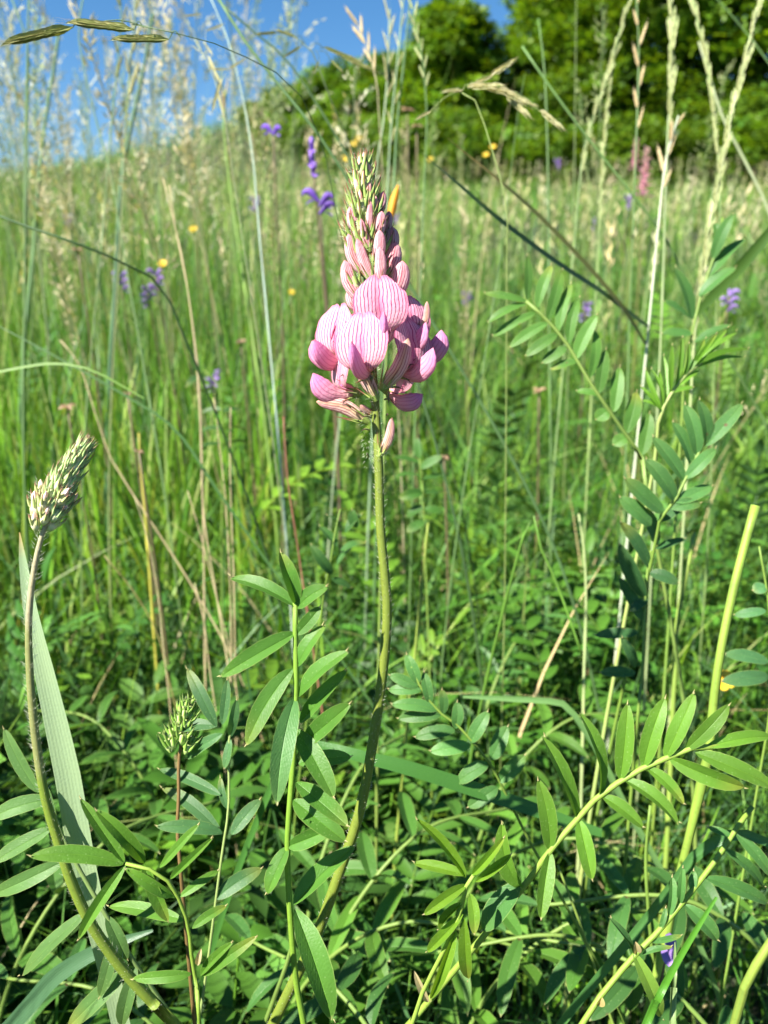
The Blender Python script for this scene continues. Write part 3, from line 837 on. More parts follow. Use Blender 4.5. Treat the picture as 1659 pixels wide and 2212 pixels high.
# the drooping brome head at the right of the flower tip, and the one at the top left
def brome(label, stem, spikes, wpx, me=SP_BROME, sc=1.0, col=GR, group=None, slim=.45):
    w = rooted(stem)[::-1]
    c = catmull(w, 44)
    t = thing('brome_grass', label, 'grass stalk', w[0] + V(0, 0, .003), group)
    r = px(wpx, stem[0][2]) / 2
    mb = MB(); tube(mb, c, np.linspace(r, r * .5, 45), 7, col)
    part('culm', mb, M_CULM, t)
    for a, b, j, s in spikes:          # spikelet from a to b (photo), hanging on stem point j
        A, B = P(*a), P(*b)
        mb = MB(); J = P(*j); tube(mb, catmull([J, (J + A) / 2 + V(0, 0, .002), A], 6), .00016, 4, col, caps=False)
        part('branchlet', mb, M_CULM, t)
        Ls = np.linalg.norm(B - A)
        put_copy(me, 'spikelet', t, A, B - A, np.cross(B - A, FWD), s * Ls / (.026 if me is SP_BROME else .022), slim=slim)
    return t
d = .36
brome('drooping brome head with pale green spikelets right of the flower tip',
      [(990, 196, d), (1012, 192, d), (1040, 250, d), (1062, 320, d), (1085, 400, d), (1096, 470, d), (1095, 600, d + .01)],
      [((1000, 194, d), (955, 198, d), (1012, 192, d), 1), ((1010, 190, d), (1085, 186, d - .005), (1012, 192, d), 1), ((1040, 188, d), (1108, 205, d), (1012, 192, d), 1),
       ((1075, 192, d), (1148, 230, d), (1030, 188, d), 1), ((1090, 205, d + .01), (1150, 260, d + .01), (1040, 190, d), .9), ((1130, 218, d), (1165, 232, d), (1100, 200, d), .9),
       ((1165, 240, d), (1212, 277, d), (1110, 205, d), 1.1), ((930, 240, d), (890, 262, d), (1000, 196, d), .8), ((1060, 165, d), (1120, 125, d), (1012, 192, d), .9), ((1025, 182, d), (1075, 160, d), (1012, 192, d), .8)], 5, SP_PALE, 1, (.24, .32, .10), slim=.85)
d = .24
brome('arching brome stalk at the top left with long brown green spikelets against the sky',
      [(285, 52, d), (330, 62, d), (420, 80, d), (500, 108, d + .01), (560, 140, d + .02), (640, 190, d + .03), (700, 330, d + .05), (735, 500, d + .07)],
      [((158, 58, d), (15, 92, d), (180, 56, d), 1.05), ((290, 63, d), (155, 48, d), (310, 60, d), 1.05), ((365, 84, d), (243, 84, d), (390, 80, d), 1.0), ((180, 56, d), (178, 57, d), (330, 62, d), .1)], 4, SP_BROME, 1, (.10, .17, .07))
d = .42
brome('dark nodding brome head over the sky with thin drooping branches',
      [(640, 80, d), (668, 100, d), (690, 150, d), (720, 230, d), (760, 320, d + .01), (790, 420, d + .02)],
      [((600, 70, d), (548, 74, d), (640, 82, d), .9), ((640, 80, d), (590, 62, d), (655, 90, d), .9), ((700, 104, d), (770, 130, d), (668, 100, d), 1), ((730, 118, d), (805, 152, d), (690, 104, d), 1),
       ((650, 100, d), (605, 128, d), (660, 95, d), .8), ((715, 130, d), (745, 160, d), (690, 110, d), .8), ((690, 130, d), (672, 165, d), (680, 110, d), .8)], 5, SP_BROME, 1, (.07, .11, .04))
d = .45
brome('loose pale oat like head with white spikelets before the sky, left of centre',
      [(420, 84, d), (445, 130, d), (470, 190, d), (490, 280, d), (510, 420, d + .01)],
      [((432, 112, d), (412, 96, d), (436, 116, d), .9), ((448, 120, d), (480, 190, d), (440, 118, d), .9), ((470, 200, d), (486, 258, d), (470, 190, d), 1), ((460, 120, d), (398, 28, d), (450, 140, d), .35), ((395, 36, d), (435, 30, d), (440, 120, d), 1),
       ((444, 68, d), (484, 52, d), (445, 130, d), 1), ((452, 150, d), (500, 150, d), (455, 150, d), .9), ((478, 170, d), (458, 240, d), (470, 180, d), 1), ((495, 150, d), (540, 120, d), (475, 195, d), .8)], 4, SP_PALE, 1, (.3, .34, .2))

# dry straw stalks at the left, converging downwards
for i, (pts, w_, lab) in enumerate([
    ([(352, 385, .5), (376, 480, .5), (400, 590, .5), (422, 760, .5), (432, 900, .5), (440, 1110, .5), (470, 1300, .5)], 6, 'pale dry straw stalk rising highest in the straw tuft left of the flower'),
    ([(366, 400, .52), (384, 520, .52), (408, 640, .52), (428, 800, .52), (436, 960, .52), (440, 1200, .52)], 6, 'second dry straw stalk beside the highest one in the left tuft'),
    ([(498, 880, .5), (497, 1000, .5), (500, 1120, .5), (505, 1250, .5), (508, 1420, .5)], 6, 'short dry straw stalk, rightmost of the straw tuft'),
    ([(462, 860, .5), (474, 960, .5), (487, 1080, .5), (496, 1240, .5), (500, 1400, .5)], 5, 'thin dry stalk leaning left in the straw tuft'),
    ([(130, 735, .55), (172, 790, .55), (208, 900, .55), (240, 990, .55), (270, 1040, .55)], 6, 'brownish stalk leaning left across the green blades at the left'),
    ([(405, 1060, .48), (440, 1180, .48), (470, 1300, .48), (500, 1420, .48), (520, 1560, .48)], 5, 'dry brown stalk sloping down to the right in the shade left of the main stem'),
    ([(225, 1200, .48), (290, 1280, .48), (340, 1370, .48), (365, 1470, .48)], 6, 'olive dry stalk sloping right over the dark hollow'),
    ([(290, 1070, .45), (320, 1170, .45), (340, 1280, .45), (352, 1390, .45)], 5, 'pale dry stalk over the dark hollow at the left'),
    ([(420, 1260, .46), (440, 1340, .46), (452, 1440, .46), (470, 1560, .46)], 6, 'bright broken straw end above the small green spike')]):
    culm(lab, pts, w_ * .75, (.44, .37, .21) if i != 6 else (.22, .2, .07), group='dry straw stalks')

# fine open panicles, most of them against the sky at the left
def panicle_proto(name, label, hgt, nb, spread, col, hcol, nsp):
    t = thing(name, label, 'grass stalk', (0, 0, 0), 'fine flowering grasses before the sky')
    top = V(.03 * hgt * random.uniform(-1, 1), .02, hgt)
    c = catmull([(0, 0, 0), (.01, .005, .5 * hgt), top], 24)
    mb = MB(); tube(mb, c, np.linspace(.0011, .0004, 25), 5, col)
    part('culm', mb, M_CULM, t)
    mb = MB(); ps = []
    for k in range(nb):
        i = 15 + 9 * k / nb
        p = c[min(24, int(i))] + (c[min(24, int(i) + 1)] - c[min(24, int(i))]) * (i % 1)
        q = 1 - k / nb
        a = k * 2.4
        e = p + V(math.cos(a) * spread * (.25 + q), math.sin(a) * spread * (.25 + q), .035 * (.5 + q))
        cc = catmull([p, (p + e) / 2 + V(0, 0, .006), e], 5)
        tube(mb, cc, .00016, 3, col, caps=False)
        for j in range(nsp):
            g = cc[2 + j % 4] + rng.normal(0, .0018, 3)
            v, f, uv, cl = lf(g, g + nrm(V(math.cos(a), math.sin(a), 1.2) + rng.normal(0, .4, 3)) * random.uniform(.005, .009), .0020, (math.cos(a + 1), math.sin(a + 1), .2), .5, (0, .4, 1), (.3, 1, .05), 3)
            mb.add(v, f, uv, np.array(hcol) * random.uniform(.75, 1.2))
    o = part('panicle', mb, M_GRASS, t, kind='stuff')
    return t
def copy_thing(src, loc, rz, sc, lean=(0, 0), label=None):
    t = src.copy(); COL.objects.link(t)
    t.location = loc; t.rotation_euler = (lean[0], lean[1], rz); t.scale = (sc,) * 3
    if label: t['label'] = label
    for ch in src.children:
        c = ch.copy(); COL.objects.link(c); c.parent = t
    return t
PW = panicle_proto('panicle_grass', 'fine whitish flowering grass, one of many before the sky and meadow edge', .62, 22, .028, (.2, .27, .13), (.50, .50, .38), 7)
PG = panicle_proto('panicle_grass', 'slim green flowering grass, one of many rising from the meadow', .60, 18, .010, (.13, .22, .07), (.30, .36, .16), 7)
PS = panicle_proto('panicle_grass', 'narrow straw coloured flowering grass, one of many rising from the meadow', .56, 16, .008, (.28, .27, .12), (.56, .49, .33), 7)
used = set()
def place_panicle(src, u, d, sc, rz, lean):
    x = (u - CX) / FPX * d
    y = d * math.cos(PITCH) + .02
    loc = (x, y, float(ground(x, y)) - .004)
    if src.name not in used:
        used.add(src.name)
        src.location = loc; src.rotation_euler = (lean[0], lean[1], rz); src.scale = (sc,) * 3
        return src
    return copy_thing(src, loc, rz, sc, lean)
for k in range(112):
    u = random.uniform(-60, 660) if k < 92 else random.uniform(600, 1700)
    d_ = random.uniform(.8, 2.4)
    src = PW if (k % 5 < 3 and k < 44) else (PG if k % 2 else PS)
    place_panicle(src, u, d_, random.uniform(.85, 1.25) * (1 + .10 * d_ if k < 92 else .9 + .03 * d_), random.uniform(0, 6.28), (random.gauss(0, .12), random.gauss(0, .14)))

# further off the seed heads can no longer be told apart
def far_heads():
    def T(hgt, w, L_, col):
        ps = []
        mb = MB(); tube(mb, [(0, 0, 0), (.01, 0, hgt * .6), (.03, 0, hgt)], [.0014, .0011, .0007], 3, caps=False)
        ps.append((mb.v[0], np.array(mb.f[0]), mb.u[0], V(.5, .7, .5)))
        for k in range(9):
            z = hgt - L_ * (1 - k / 9)
            a = k * 2.4
            v, f, uv, c = lf(V(.03 * (z / hgt), 0, z), V(.03 * (z / hgt) + math.cos(a) * w, math.sin(a) * w, z + .02), .006, (math.sin(a), -math.cos(a), .3), .4, (0, .4, 1), (.3, 1, .05), 3)
            ps.append((v, f, uv, V(1, 1, 1)))
        return tmpl(ps)
    ch = []
    for n, y0, y1, t_, pal in [(620, 1.4, 5, T(.42, .008, .09, 0), [(2, (.45, .42, .24)), (1, (.55, .52, .36)), (1, (.3, .36, .15))]),
                               (1500, 4, 16.8, T(.44, .014, .13, 0), [(2, (.48, .45, .25)), (1, (.58, .52, .36)), (1.4, (.34, .38, .16))])]:
        p = wedge(n, y0, y1, .8)
        m = rot_mats(rng.uniform(0, 6.28, n), rng.normal(0, .15, n), np.zeros(n), rng.uniform(.7, 1.15, n))
        ch.append(scatter(t_, m, p, rcol(n, pal)))
    stuff('seed_head_grass', join(ch), M_GRASS, 'pale seed heads of the distant meadow grass')
far_heads()

# ------------------------------------------------------------------ the sainfoin: flower parts
MM = .001
def mesh_of(mb, name, m):
    me = mb.mesh(name); me.materials.append(m); return me
def banner_mesh(Hs=1.0, open_=1.0, wid=6.5):
    c = catmull(np.array([(2.5, 0, .2), (4.4, 0, .5), (5.8, 0, 1.7), (6.2 - .3 * open_, 0, 5.0), (5.9 - .9 * open_, 0, 9.0), (5.0 - 1.6 * open_, 0, 13.4 * Hs)]) * MM, 60)
    nt_, ns = 17, 15
    hw = lambda t: np.interp(t, [0, .10, .2, .3, .42, .56, .70, .82, .92, 1], [.13, .24, .54, .82, .97, 1.02, 1.0, .94, .83, .62]) * wid * MM
    v, uv = [], []
    tan = np.gradient(c, axis=0)
    for i in range(nt_):
        t = i / (nt_ - 1)
        for j in range(ns):
            s = 2 * j / (ns - 1) - 1
            te = t * (1 - .38 * (abs(s) - .28) ** 2 * t * t) - .03 * t ** 8 * math.exp(-(s / .1) ** 2)
            k = te * 60; a = min(int(k), 59)
            p = c[a] + (c[a + 1] - c[a]) * (k - a)
            T = nrm(tan[a]); nn = V(T[2], 0, -T[0])
            w = hw(t)
            off = (1.0 * (1 - math.exp(-abs(s) / .22)) * min(1, 2 * t) - (1.5 * open_ - .6) * s * s * t) * MM
            off += (.16 * math.sin(7 * s + 5 * t + 3 * Hs) + .22 * abs(s) ** 3 * math.sin(14 * t + 9 * s * wid) + .12 * t ** 4 * math.sin(19 * s + wid)) * MM * t
            v.append(p + nn * off + V(0, s * w * (1 - .06 * s * s), 0)); uv.append((j / (ns - 1), t))
    mb = MB(); mb.add(v, grid_faces(nt_, ns), uv)
    return mb
def loft(mb, path, hy, hz, n=12, lat=V(0, 1, 0), sharp=1.0, col=(1, 1, 1)):
    """closed body along path: half widths hy along lat, hz across"""
    path = np.asarray(path, float); m = len(path)
    tan = np.gradient(path, axis=0)
    v, uv = [], []
    for i in range(m):
        T = nrm(tan[i]); Y = nrm(lat - T * np.dot(lat, T)); Z = np.cross(T, Y)
        for k in range(n + 1):
            th = 2 * math.pi * k / n + math.pi / 2
            cz, cy = math.sin(th), math.cos(th)
            cy = math.copysign(abs(cy) ** sharp, cy)
            v.append(path[i] + Y * hy[i] * cy + Z * hz[i] * cz); uv.append((k / n, i / (m - 1)))
    mb.add(v, grid_faces(m, n + 1), uv, col)
def keel_mesh():
    m = 16
    c = catmull(np.array([(2.4, 0, 0), (5, 0, -.5), (8, 0, -.1), (10.6, 0, 1.8), (12.2, 0, 4.9)]) * MM, m)
    t = np.linspace(0, 1, m + 1)
    hz = np.interp(t, [0, .25, .5, .72, .88, 1], [.8, 1.6, 2.5, 2.6, 1.6, .12]) * MM
    hy = np.interp(t, [0, .25, .5, .72, .88, 1], [.7, 1.05, 1.3, 1.15, .7, .06]) * MM
    mb = MB(); loft(mb, c, hy, hz, 14, sharp=1.25)
    return mb
def wing_mesh(s):
    mb = MB()
    v, f, uv = leaf_shape(V(2.6, s * 1.2, .4) * MM, V(6.6, s * 2.0, 1.2) * MM, 1.6 * MM, V(.2, s, .4), .2)
    mb.add(v, f, uv)
    return mb
def tooth(mb, a, b, r, col, tip):
    tube(mb, catmull([a, (a + b) / 2, b], 4), [r, r * .8, r * .55, r * .3, r * .1], 5, np.array([col, col, tip, tip, tip]), caps=False)
GC, GT = V(.20, .30, .07), V(.22, .10, .05)
def calyx_mesh(spread=.35, tl=4.2, L_=3.0, r=1.55, hairs=26, pink=.0):
    mb = MB()
    c = np.array([(0, 0, 0), (.5, 0, 0), (1.4, 0, 0), (L_, 0, 0)]) * MM
    cols = V(*(GC * (1 - pink) + V(.5, .25, .2) * pink))
    loft(mb, c, np.array([.35, .8, 1.25, r]) * MM, np.array([.35, .8, 1.25, r]) * MM, 10, col=cols)
    for k in range(5):
        a = k * 1.2566 + .3
        dr = V(0, math.cos(a), math.sin(a))
        p = (V(L_ - .2, 0, 0) + dr * r * .97) * MM
        q = p + nrm(V(1, 0, 0) + dr * spread * random.uniform(.5, 1.4)) * tl * random.uniform(.8, 1.15) * MM
        tooth(mb, p, q, .34 * MM, cols, GT)
    for k in range(hairs):
        a = random.uniform(0, 6.28); x = random.uniform(.2, L_ + 1.5)
        dr = V(0, math.cos(a), math.sin(a))
        p = (V(x, 0, 0) + dr * r * min(1, .4 + .3 * x)) * MM
        tube(mb, [p, p + nrm(dr + V(.7, 0, 0) + rng.normal(0, .35, 3)) * random.uniform(.6, 1.5) * MM], [.035 * MM, .012 * MM], 3, (.75, .78, .62), caps=False)
    return mb
ME_BANNER = [mesh_of(banner_mesh(.96, 1.0), 'banner_petal', M_BANNER), mesh_of(banner_mesh(.92, .75, 6.1), 'banner_petal', M_BANNER), mesh_of(banner_mesh(.95, 1.25, 6.2), 'banner_petal', M_BANNER)]
ME_KEEL = mesh_of(keel_mesh(), 'keel_petal', M_KEEL)
ME_WING = [mesh_of(wing_mesh(s), 'wing_petal', M_KEEL) for s in (-1, 1)]
ME_CALYX = [mesh_of(calyx_mesh(.45), 'flower', M_CALYX) for _ in range(3)]

def frame(az, el, roll=0):
    """outward axis X by azimuth (0 = towards the viewer, 90 = right) and elevation; Z up"""
    a, e, r_ = R(az), R(el), R(roll)
    X = V(math.sin(a) * math.cos(e), -math.cos(a) * math.cos(e), math.sin(e))
    Y = nrm(np.cross(V(0, 0, 1), X)); Z = np.cross(X, Y)
    Y, Z = Y * math.cos(r_) + Z * math.sin(r_), Z * math.cos(r_) - Y * math.sin(r_)
    return Matrix(((X[0], Y[0], Z[0]), (X[1], Y[1], Z[1]), (X[2], Y[2], Z[2]))).to_4x4()

def open_flower(t, base, az, el, roll=0, sc=1.0, b=0, keel=True, banner=True, kt=0):
    o = bpy.data.objects.new('flower', random.choice(ME_CALYX)); COL.objects.link(o)
    o.parent = t
    o.matrix_local = Matrix.Translation(Vector(P(*base) - base_of(t))) @ frame(az, el, roll) @ Matrix.Scale(sc, 4)
    def sub(name, me, m=None):
        c = bpy.data.objects.new(name, me); COL.objects.link(c); c.parent = o
        if m: c.matrix_local = m
    if banner: sub('banner_petal', ME_BANNER[b])
    if keel: sub('keel_petal', ME_KEEL, Matrix.Rotation(R(kt), 4, 'Y'))
    for w in ME_WING: sub('wing_petal', w)
    return o
BP = np.array([.34, .62, .88, 1.0, 1.0, .9, .66, .34, .06]); BT = np.array([0, .1, .25, .42, .58, .74, .88, .96, 1])
def closed_bud(t, base, tip, wpx, m, bend=.1, flat=.6, cal=.42, name='flower_bud', side=1, teeth=True, col=(1, 1, 1), ccol=None):
    B, T = P(*base), P(*tip)
    L_ = np.linalg.norm(T - B); ax = (T - B) / L_
    lat = nrm(np.cross(ax, FWD))
    c = catmull([B, (B + T) / 2 + lat * bend * L_ * side, T], 16)
    tt = np.linspace(0, 1, 17)
    h = np.interp(tt, BT, BP) * px(wpx, base[2]) / 2
    mb = MB(); loft(mb, c, h, h * flat, 16, lat=lat, col=col, sharp=1.1)
    o = part(name, mb, m, t)
    mb = MB()
    k = max(3, int(17 * cal * .55))
    cc = ccol if ccol is not None else GC
    loft(mb, c[:k], h[:k] * 1.13 + .00012, (h[:k] * 1.13 + .00012) * max(flat, .75), 10, lat=lat, col=cc)
    if teeth:
        Y = lat; Z = np.cross(ax, lat)
        for q in range(5):
            a = q * 1.2566 + .9
            dr = Y * math.cos(a) + Z * math.sin(a) * .8
            p = c[k - 1] + dr * h[k - 1] * 1.05
            tooth(mb, p, p + nrm(ax + dr * random.uniform(.12, .5)) * L_ * random.uniform(.28, .5), .0003, cc, GT)
        for q in range(22):
            a = random.uniform(0, 6.28); i = random.randrange(k)
            dr = Y * math.cos(a) + Z * math.sin(a)
            p = c[i] + dr * h[i] * 1.1
            tube(mb, [p, p + nrm(dr + ax * .8 + rng.normal(0, .3, 3)) * random.uniform(.0006, .0014)], [.000035, .00001], 3, (.75, .78, .62), caps=False)
    part('calyx', mb, M_CALYX, t, o)
    return o
def tuft_mesh(Lb=4.4, rb=1.25, tl=5.0, hair=34, col=GC, tip=GT, petal_=None):
    """green unopened bud along +z: bract, cup and long teeth"""
    mb = MB()
    z = np.array([0, .8, 1.8, 3.0, Lb])
    c = np.stack([0 * z, 0 * z, z], 1) * MM
    h = np.array([.3, .75, 1.0, .95, .55]) * rb * MM
    loft(mb, c, h, h, 8, lat=V(1, 0, 0), col=np.repeat(np.array([V(.30, .43, .10), V(.40, .52, .18), V(.54, .60, .30), V(.42, .48, .2), V(.30, .36, .13)]) * (np.array(col) / GC) ** .45, 9, axis=0))
    for k in range(5):
        a = k * 1.2566
        dr = V(math.cos(a), math.sin(a), 0)
        p = dr * rb * MM * .9 + V(0, 0, Lb * .55) * MM
        q = p + nrm(V(0, 0, 1) + dr * random.uniform(.02, .42)) * tl * random.uniform(.7, 1.1) * MM
        tube(mb, catmull([p, (p + q) / 2 + dr * .15 * MM, q], 4), np.array([.42, .42, .32, .17, .03]) * MM, 5, np.array([col * 1.5, col * 1.3, col, tip, tip]), caps=False)
    if petal_ is not None:
        z = np.array([2.5, 4, 5.4, 6.4])
        loft(mb, np.stack([0 * z, 0 * z, z], 1) * MM, np.array([.7, .9, .75, .1]) * MM, np.array([.5, .65, .5, .1]) * MM, 8, lat=V(1, 0, 0), col=petal_)
    for k in range(hair):
        a = random.uniform(0, 6.28); zz = random.uniform(.3, Lb + 2)
        dr = V(math.cos(a), math.sin(a), 0)
        p = dr * rb * MM * .9 + V(0, 0, zz) * MM
        tube(mb, [p, p + nrm(dr + V(0, 0, .9) + rng.normal(0, .3, 3)) * random.uniform(.6, 1.5) * MM], [.035 * MM, .01 * MM], 3, (.8, .82, .7), caps=False)
    return mesh_of(mb, 'flower_bud', M_CALYX)
TUFT = [tuft_mesh() for _ in range(3)] + [tuft_mesh(petal_=V(.75, .35, .32)) for _ in range(2)]
TUFT_P = [tuft_mesh(4.6, 1.3, 4.6, 36, V(.31, .46, .17), V(.28, .19, .10)) for _ in range(3)]
TUFT_W = [tuft_mesh(4.6, 1.3, 4.0, 24, V(.36, .42, .16), V(.3, .14, .09), V(.8, .58, .52)) for _ in range(2)]
TUFT_G = [tuft_mesh(3.2, 1.0, 4.0, 8, V(.20, .36, .06), V(.16, .22, .06)) for _ in range(3)]

def tuft_spiral(t, axis_pts, n, r0, r1, protos, sc0, sc1, out0=.5, out1=.15, twist=2.39996, start=0, name='flower_bud'):
    """spiral of buds up an axis (photo points bottom first)"""
    c = catmull([P(*a) for a in axis_pts], 40)
    for k in range(n):
        q = k / max(1, n - 1)
        i = q * 40; a_ = min(int(i), 39)
        p = c[a_] + (c[a_ + 1] - c[a_]) * (i - a_)
        T = nrm(c[a_ + 1] - c[a_])
        X = nrm(np.cross(T, V(0, 1, 0))); Y = np.cross(T, X)
        an = start + k * twist
        dr = X * math.cos(an) + Y * math.sin(an)
        put_copy(random.choice(protos), name, t, p + dr * (r0 + (r1 - r0) * q), T + dr * (out0 + (out1 - out0) * q), dr, (sc0 + (sc1 - sc0) * q) * random.uniform(.9, 1.1))

def stem_part(t, pts_w, radii, col, m=M_STEM, name='stem', n=12, k=60, ridges=.035):
    c = catmull(pts_w, k)
    mb = MB(); tube(mb, c, radii, n, col, ridges=ridges)
    return c, part(name, mb, m, t)
def hairs_along(t, c, rad, n, L0, L1, up=.9, i0=0, i1=None, parent=None):
    mb = MB(); i1 = i1 or len(c) - 2
    for _ in range(n):
        i = random.randrange(i0, i1); f_ = random.random()
        p = c[i] + (c[i + 1] - c[i]) * f_
        T = nrm(c[i + 1] - c[i])
        dr = rng.normal(0, 1, 3); dr = nrm(dr - T * dr.dot(T))
        p = p + dr * rad * .95
        tube(mb, [p, p + nrm(dr + T * up + rng.normal(0, .2, 3)) * random.uniform(L0, L1)], [.00004, .00001], 3, (.8, .82, .66), caps=False)
    o = part('stem_hairs', mb, M_HAIR, t, parent, 'stuff')
    return o

# ---- the flowering sainfoin in the middle
D0 = .210
stem_px = [(786, 340, D0), (788, 500, D0), (797, 680, D0), (806, 800, D0), (812, 900, D0), (818, 1000, D0), (822, 1140, .211), (832, 1250, .212), (836, 1340, .213), (825, 1470, .215), (801, 1630, .217), (775, 1760, .219), (735, 1880, .221), (688, 2010, .224), (640, 2110, .227), (590, 2212, .231)]
w = rooted(stem_px)[::-1]
MAIN = thing('sainfoin_plant', 'pink flowering sainfoin spike in the centre on a long olive green stem', 'wildflower', w[0] + V(0, 0, .003))
nw = len(w)
c, so = stem_part(MAIN, w, np.interp(np.linspace(0, 1, 91), [0, .25, .5, .72, .85, 1], [.0017, .00165, .0015, .00125, .0011, .0005]), (.155, .215, .03), k=90)
hairs_along(MAIN, c, .0015, 900, .0004, .0010, i0=25, i1=62, parent=so)
hairs_along(MAIN, c, .0013, 700, .0005, .0012, i0=60, i1=88, parent=so)
# open flowers: base on the stem, azimuth, elevation, roll, scale, banner kind
for base, az, el, ro, sc, bk, kt in [
    ((804, 808, D0 - .009), -20, 10, 6, 1.08, 0, -5), ((818, 728, D0 - .004), 6, 12, 0, 1.08, 0, 6),
    ((758, 776, D0 + .004), -40, 12, 8, 1.06, 1, 10), ((772, 786, D0 + .005), -98, 8, 6, 1.0, 1, 4),
    ((784, 850, D0 - .001), -68, 8, 12, 1.05, 2, 6), ((856, 810, D0 - .001), 44, 14, -8, 1.06, 1, 4),
    ((872, 790, D0 + .005), 80, 22, -8, 1.0, 1, 0), ((824, 838, D0 + .004), 60, -18, -4, .9, 1, 8),
    ((860, 752, D0 + .004), 34, 14, -6, 1.0, 1, 4), ((800, 770, D0 + .008), 165, 20, 0, 1.0, 0, 0)]:
    open_flower(MAIN, base, az, el, ro, sc * 1.04, bk, kt=kt)
# closed and faded flowers: base, tip, width
cb = lambda x, y, d: (621 + .2441 * x, 297 + .2441 * y, d)     # read off an enlargement of the upper spike
for x0, y0, x1, y1, w_, dd, m, bend, side in [
    (690, 1470, 505, 1085, 140, -.002, M_BUD, .10, 1), (690, 1220, 540, 850, 120, -.002, M_BUD, .10, 1), (760, 1290, 615, 890, 95, -.005, M_BUD, .03, 1),
    (680, 930, 550, 610, 105, -.001, M_BUD, .08, 1), (735, 1010, 650, 715, 62, -.005, M_BUD, .03, 1), (775, 1140, 815, 815, 110, -.005, M_BUD, .06, -1),
    (790, 1330, 815, 965, 105, -.006, M_BUD, .06, -1), (850, 1260, 960, 925, 150, .001, M_BUD, .07, -1), (900, 1450, 1020, 1090, 160, -.002, M_BUD, .10, -1),
    (880, 1060, 930, 790, 135, .005, M_BUD, .06, -1), (790, 900, 835, 650, 95, -.003, M_BUD, .05, -1), (800, 690, 850, 475, 80, .001, M_BUD, .04, -1),
    (640, 1540, 560, 1330, 130, .003, M_BUD, .08, 1), (730, 860, 735, 560, 60, -.004, M_BUD, .02, 1), (870, 860, 900, 650, 80, .006, M_BUD, .02, -1)]:
    closed_bud(MAIN, cb(x0, y0, D0 + dd), cb(x1, y1, D0 + dd - .001), w_ * .2441, m, bend, side=side)
cd = lambda x, y, d: (621 + .2441 * x, 648 + .2441 * y, d)
for x0, y0, x1, y1, w_, dd, bend, side in [(790, 893, 562, 545, 120, -.010, .06, -1), (820, 800, 1070, 340, 140, -.008, .10, -1), (720, 1085, 255, 900, 130, -.003, .10, -1), (810, 1390, 925, 1040, 80, -.005, .08, -1), (1150, 300, 1235, 10, 62, .0, .12, -1), (760, 1010, 640, 930, 60, .0, .05, 1)]:
    closed_bud(MAIN, cd(x0, y0, D0 + dd), cd(x1, y1, D0 + dd - .002), w_ * .2441, M_WILT, bend, .5, name='faded_flower', side=side, ccol=V(.24, .34, .07))
tuft_spiral(MAIN, [(793, 575, D0), (787, 470, D0), (784, 368, D0)], 34, .0026, .0010, TUFT, 1.25, .9, .30, .04, start=.6)
tuft_spiral(MAIN, [(800, 690, D0), (794, 600, D0), (792, 560, D0)], 6, .0034, .0028, TUFT[:3], .95, .9, .5, .4, start=2.2)
# thin bristle bracts left on the lower stem
mb = MB()
for x, y, dx, dy in [(700, 780, 70, 90), (1020, 690, 90, 60), (920, 770, 120, 30), (890, 820, 8, 120), (1060, 600, 60, -30), (610, 830, -150, 0), (520, 670, -60, 10), (560, 950, -80, -20), (740, 1040, -80, 0), (720, 1150, -70, 10), (860, 880, 50, 20), (715, 1390, -15, -30), (880, 1020, 10, 0), (730, 700, 10, -60)]:
    A = P(*cd(x, y, D0 - .006)); B = P(*cd(x + dx, y + dy, D0 - .009))
    tube(mb, catmull([A, (A + B) / 2 + V(0, 0, .0004), B], 4), [.0003, .00026, .0002, .0001, .00003], 4, np.array([(.2, .27, .08), (.2, .25, .08), (.15, .12, .07), (.10, .05, .05), (.10, .05, .05)]), caps=False)
part('bracts', mb, M_CALYX, MAIN, kind='stuff')
hairs_along(MAIN, np.array([P(792, 930, D0), P(796, 970, D0), P(800, 1010, D0)]), .0014, 60, .0004, .0010, i0=0, i1=2)

# ---- the budding spike at the left, and the small green one
DL = .205
pts = [(186, 952, DL), (150, 1010, DL), (115, 1090, DL), (88, 1165, DL), (72, 1240, DL), (62, 1340, .206), (64, 1450, .207), (75, 1580, .209), (96, 1716, .211), (130, 1832, .213), (157, 1912, .214), (200, 2002, .216), (266, 2095, .219), (333, 2168, .222), (385, 2222, .226)]
w = rooted(pts)[::-1]
SIDE = thing('sainfoin_plant', 'budding sainfoin spike at the left edge, not yet in flower, on a curved stem', 'wildflower', w[0] + V(0, 0, .003))
c, so = stem_part(SIDE, w, np.interp(np.linspace(0, 1, 91), [0, .4, .7, .84, 1], [.0018, .0017, .0014, .0010, .0004]), np.array([(.155, .235, .03)] * 70 + [(.22, .25, .09)] * 9 + [(.34, .33, .2)] * 12), k=90)
hairs_along(SIDE, c, .0013, 800, .0004, .0009, i0=20, i1=60, parent=so)
hairs_along(SIDE, c, .0012, 600, .0007, .0018, i0=55, i1=85, parent=so)
tuft_spiral(SIDE, [(100, 1125, DL), (136, 1040, DL), (176, 975, DL)], 50, .0022, .0011, TUFT_P, .95, .7, .27, .03)
tuft_spiral(SIDE, [(88, 1150, DL), (96, 1122, DL), (112, 1085, DL)], 12, .0015, .0030, TUFT_W, .95, .9, .40, .45, start=1)
DS = .235
pts = [(402, 1530, DS), (394, 1590, DS), (386, 1645, DS), (386, 1720, DS), (383, 1790, DS), (390, 1880, DS), (400, 1990, .24)]
w = rooted(pts)[::-1]
SMALL = thing('sainfoin_plant', 'small green unopened spike on a thin brown stem, low left of the main stem', 'wildflower', w[0] + V(0, 0, .003))
c, so = stem_part(SMALL, w, np.linspace(.0010, .0005, 61), (.19, .13, .05), n=8)
tuft_spiral(SMALL, [(388, 1628, DS), (394, 1580, DS), (403, 1528, DS)], 26, .0026, .0010, TUFT_G, 1.25, .85, .45, .05)

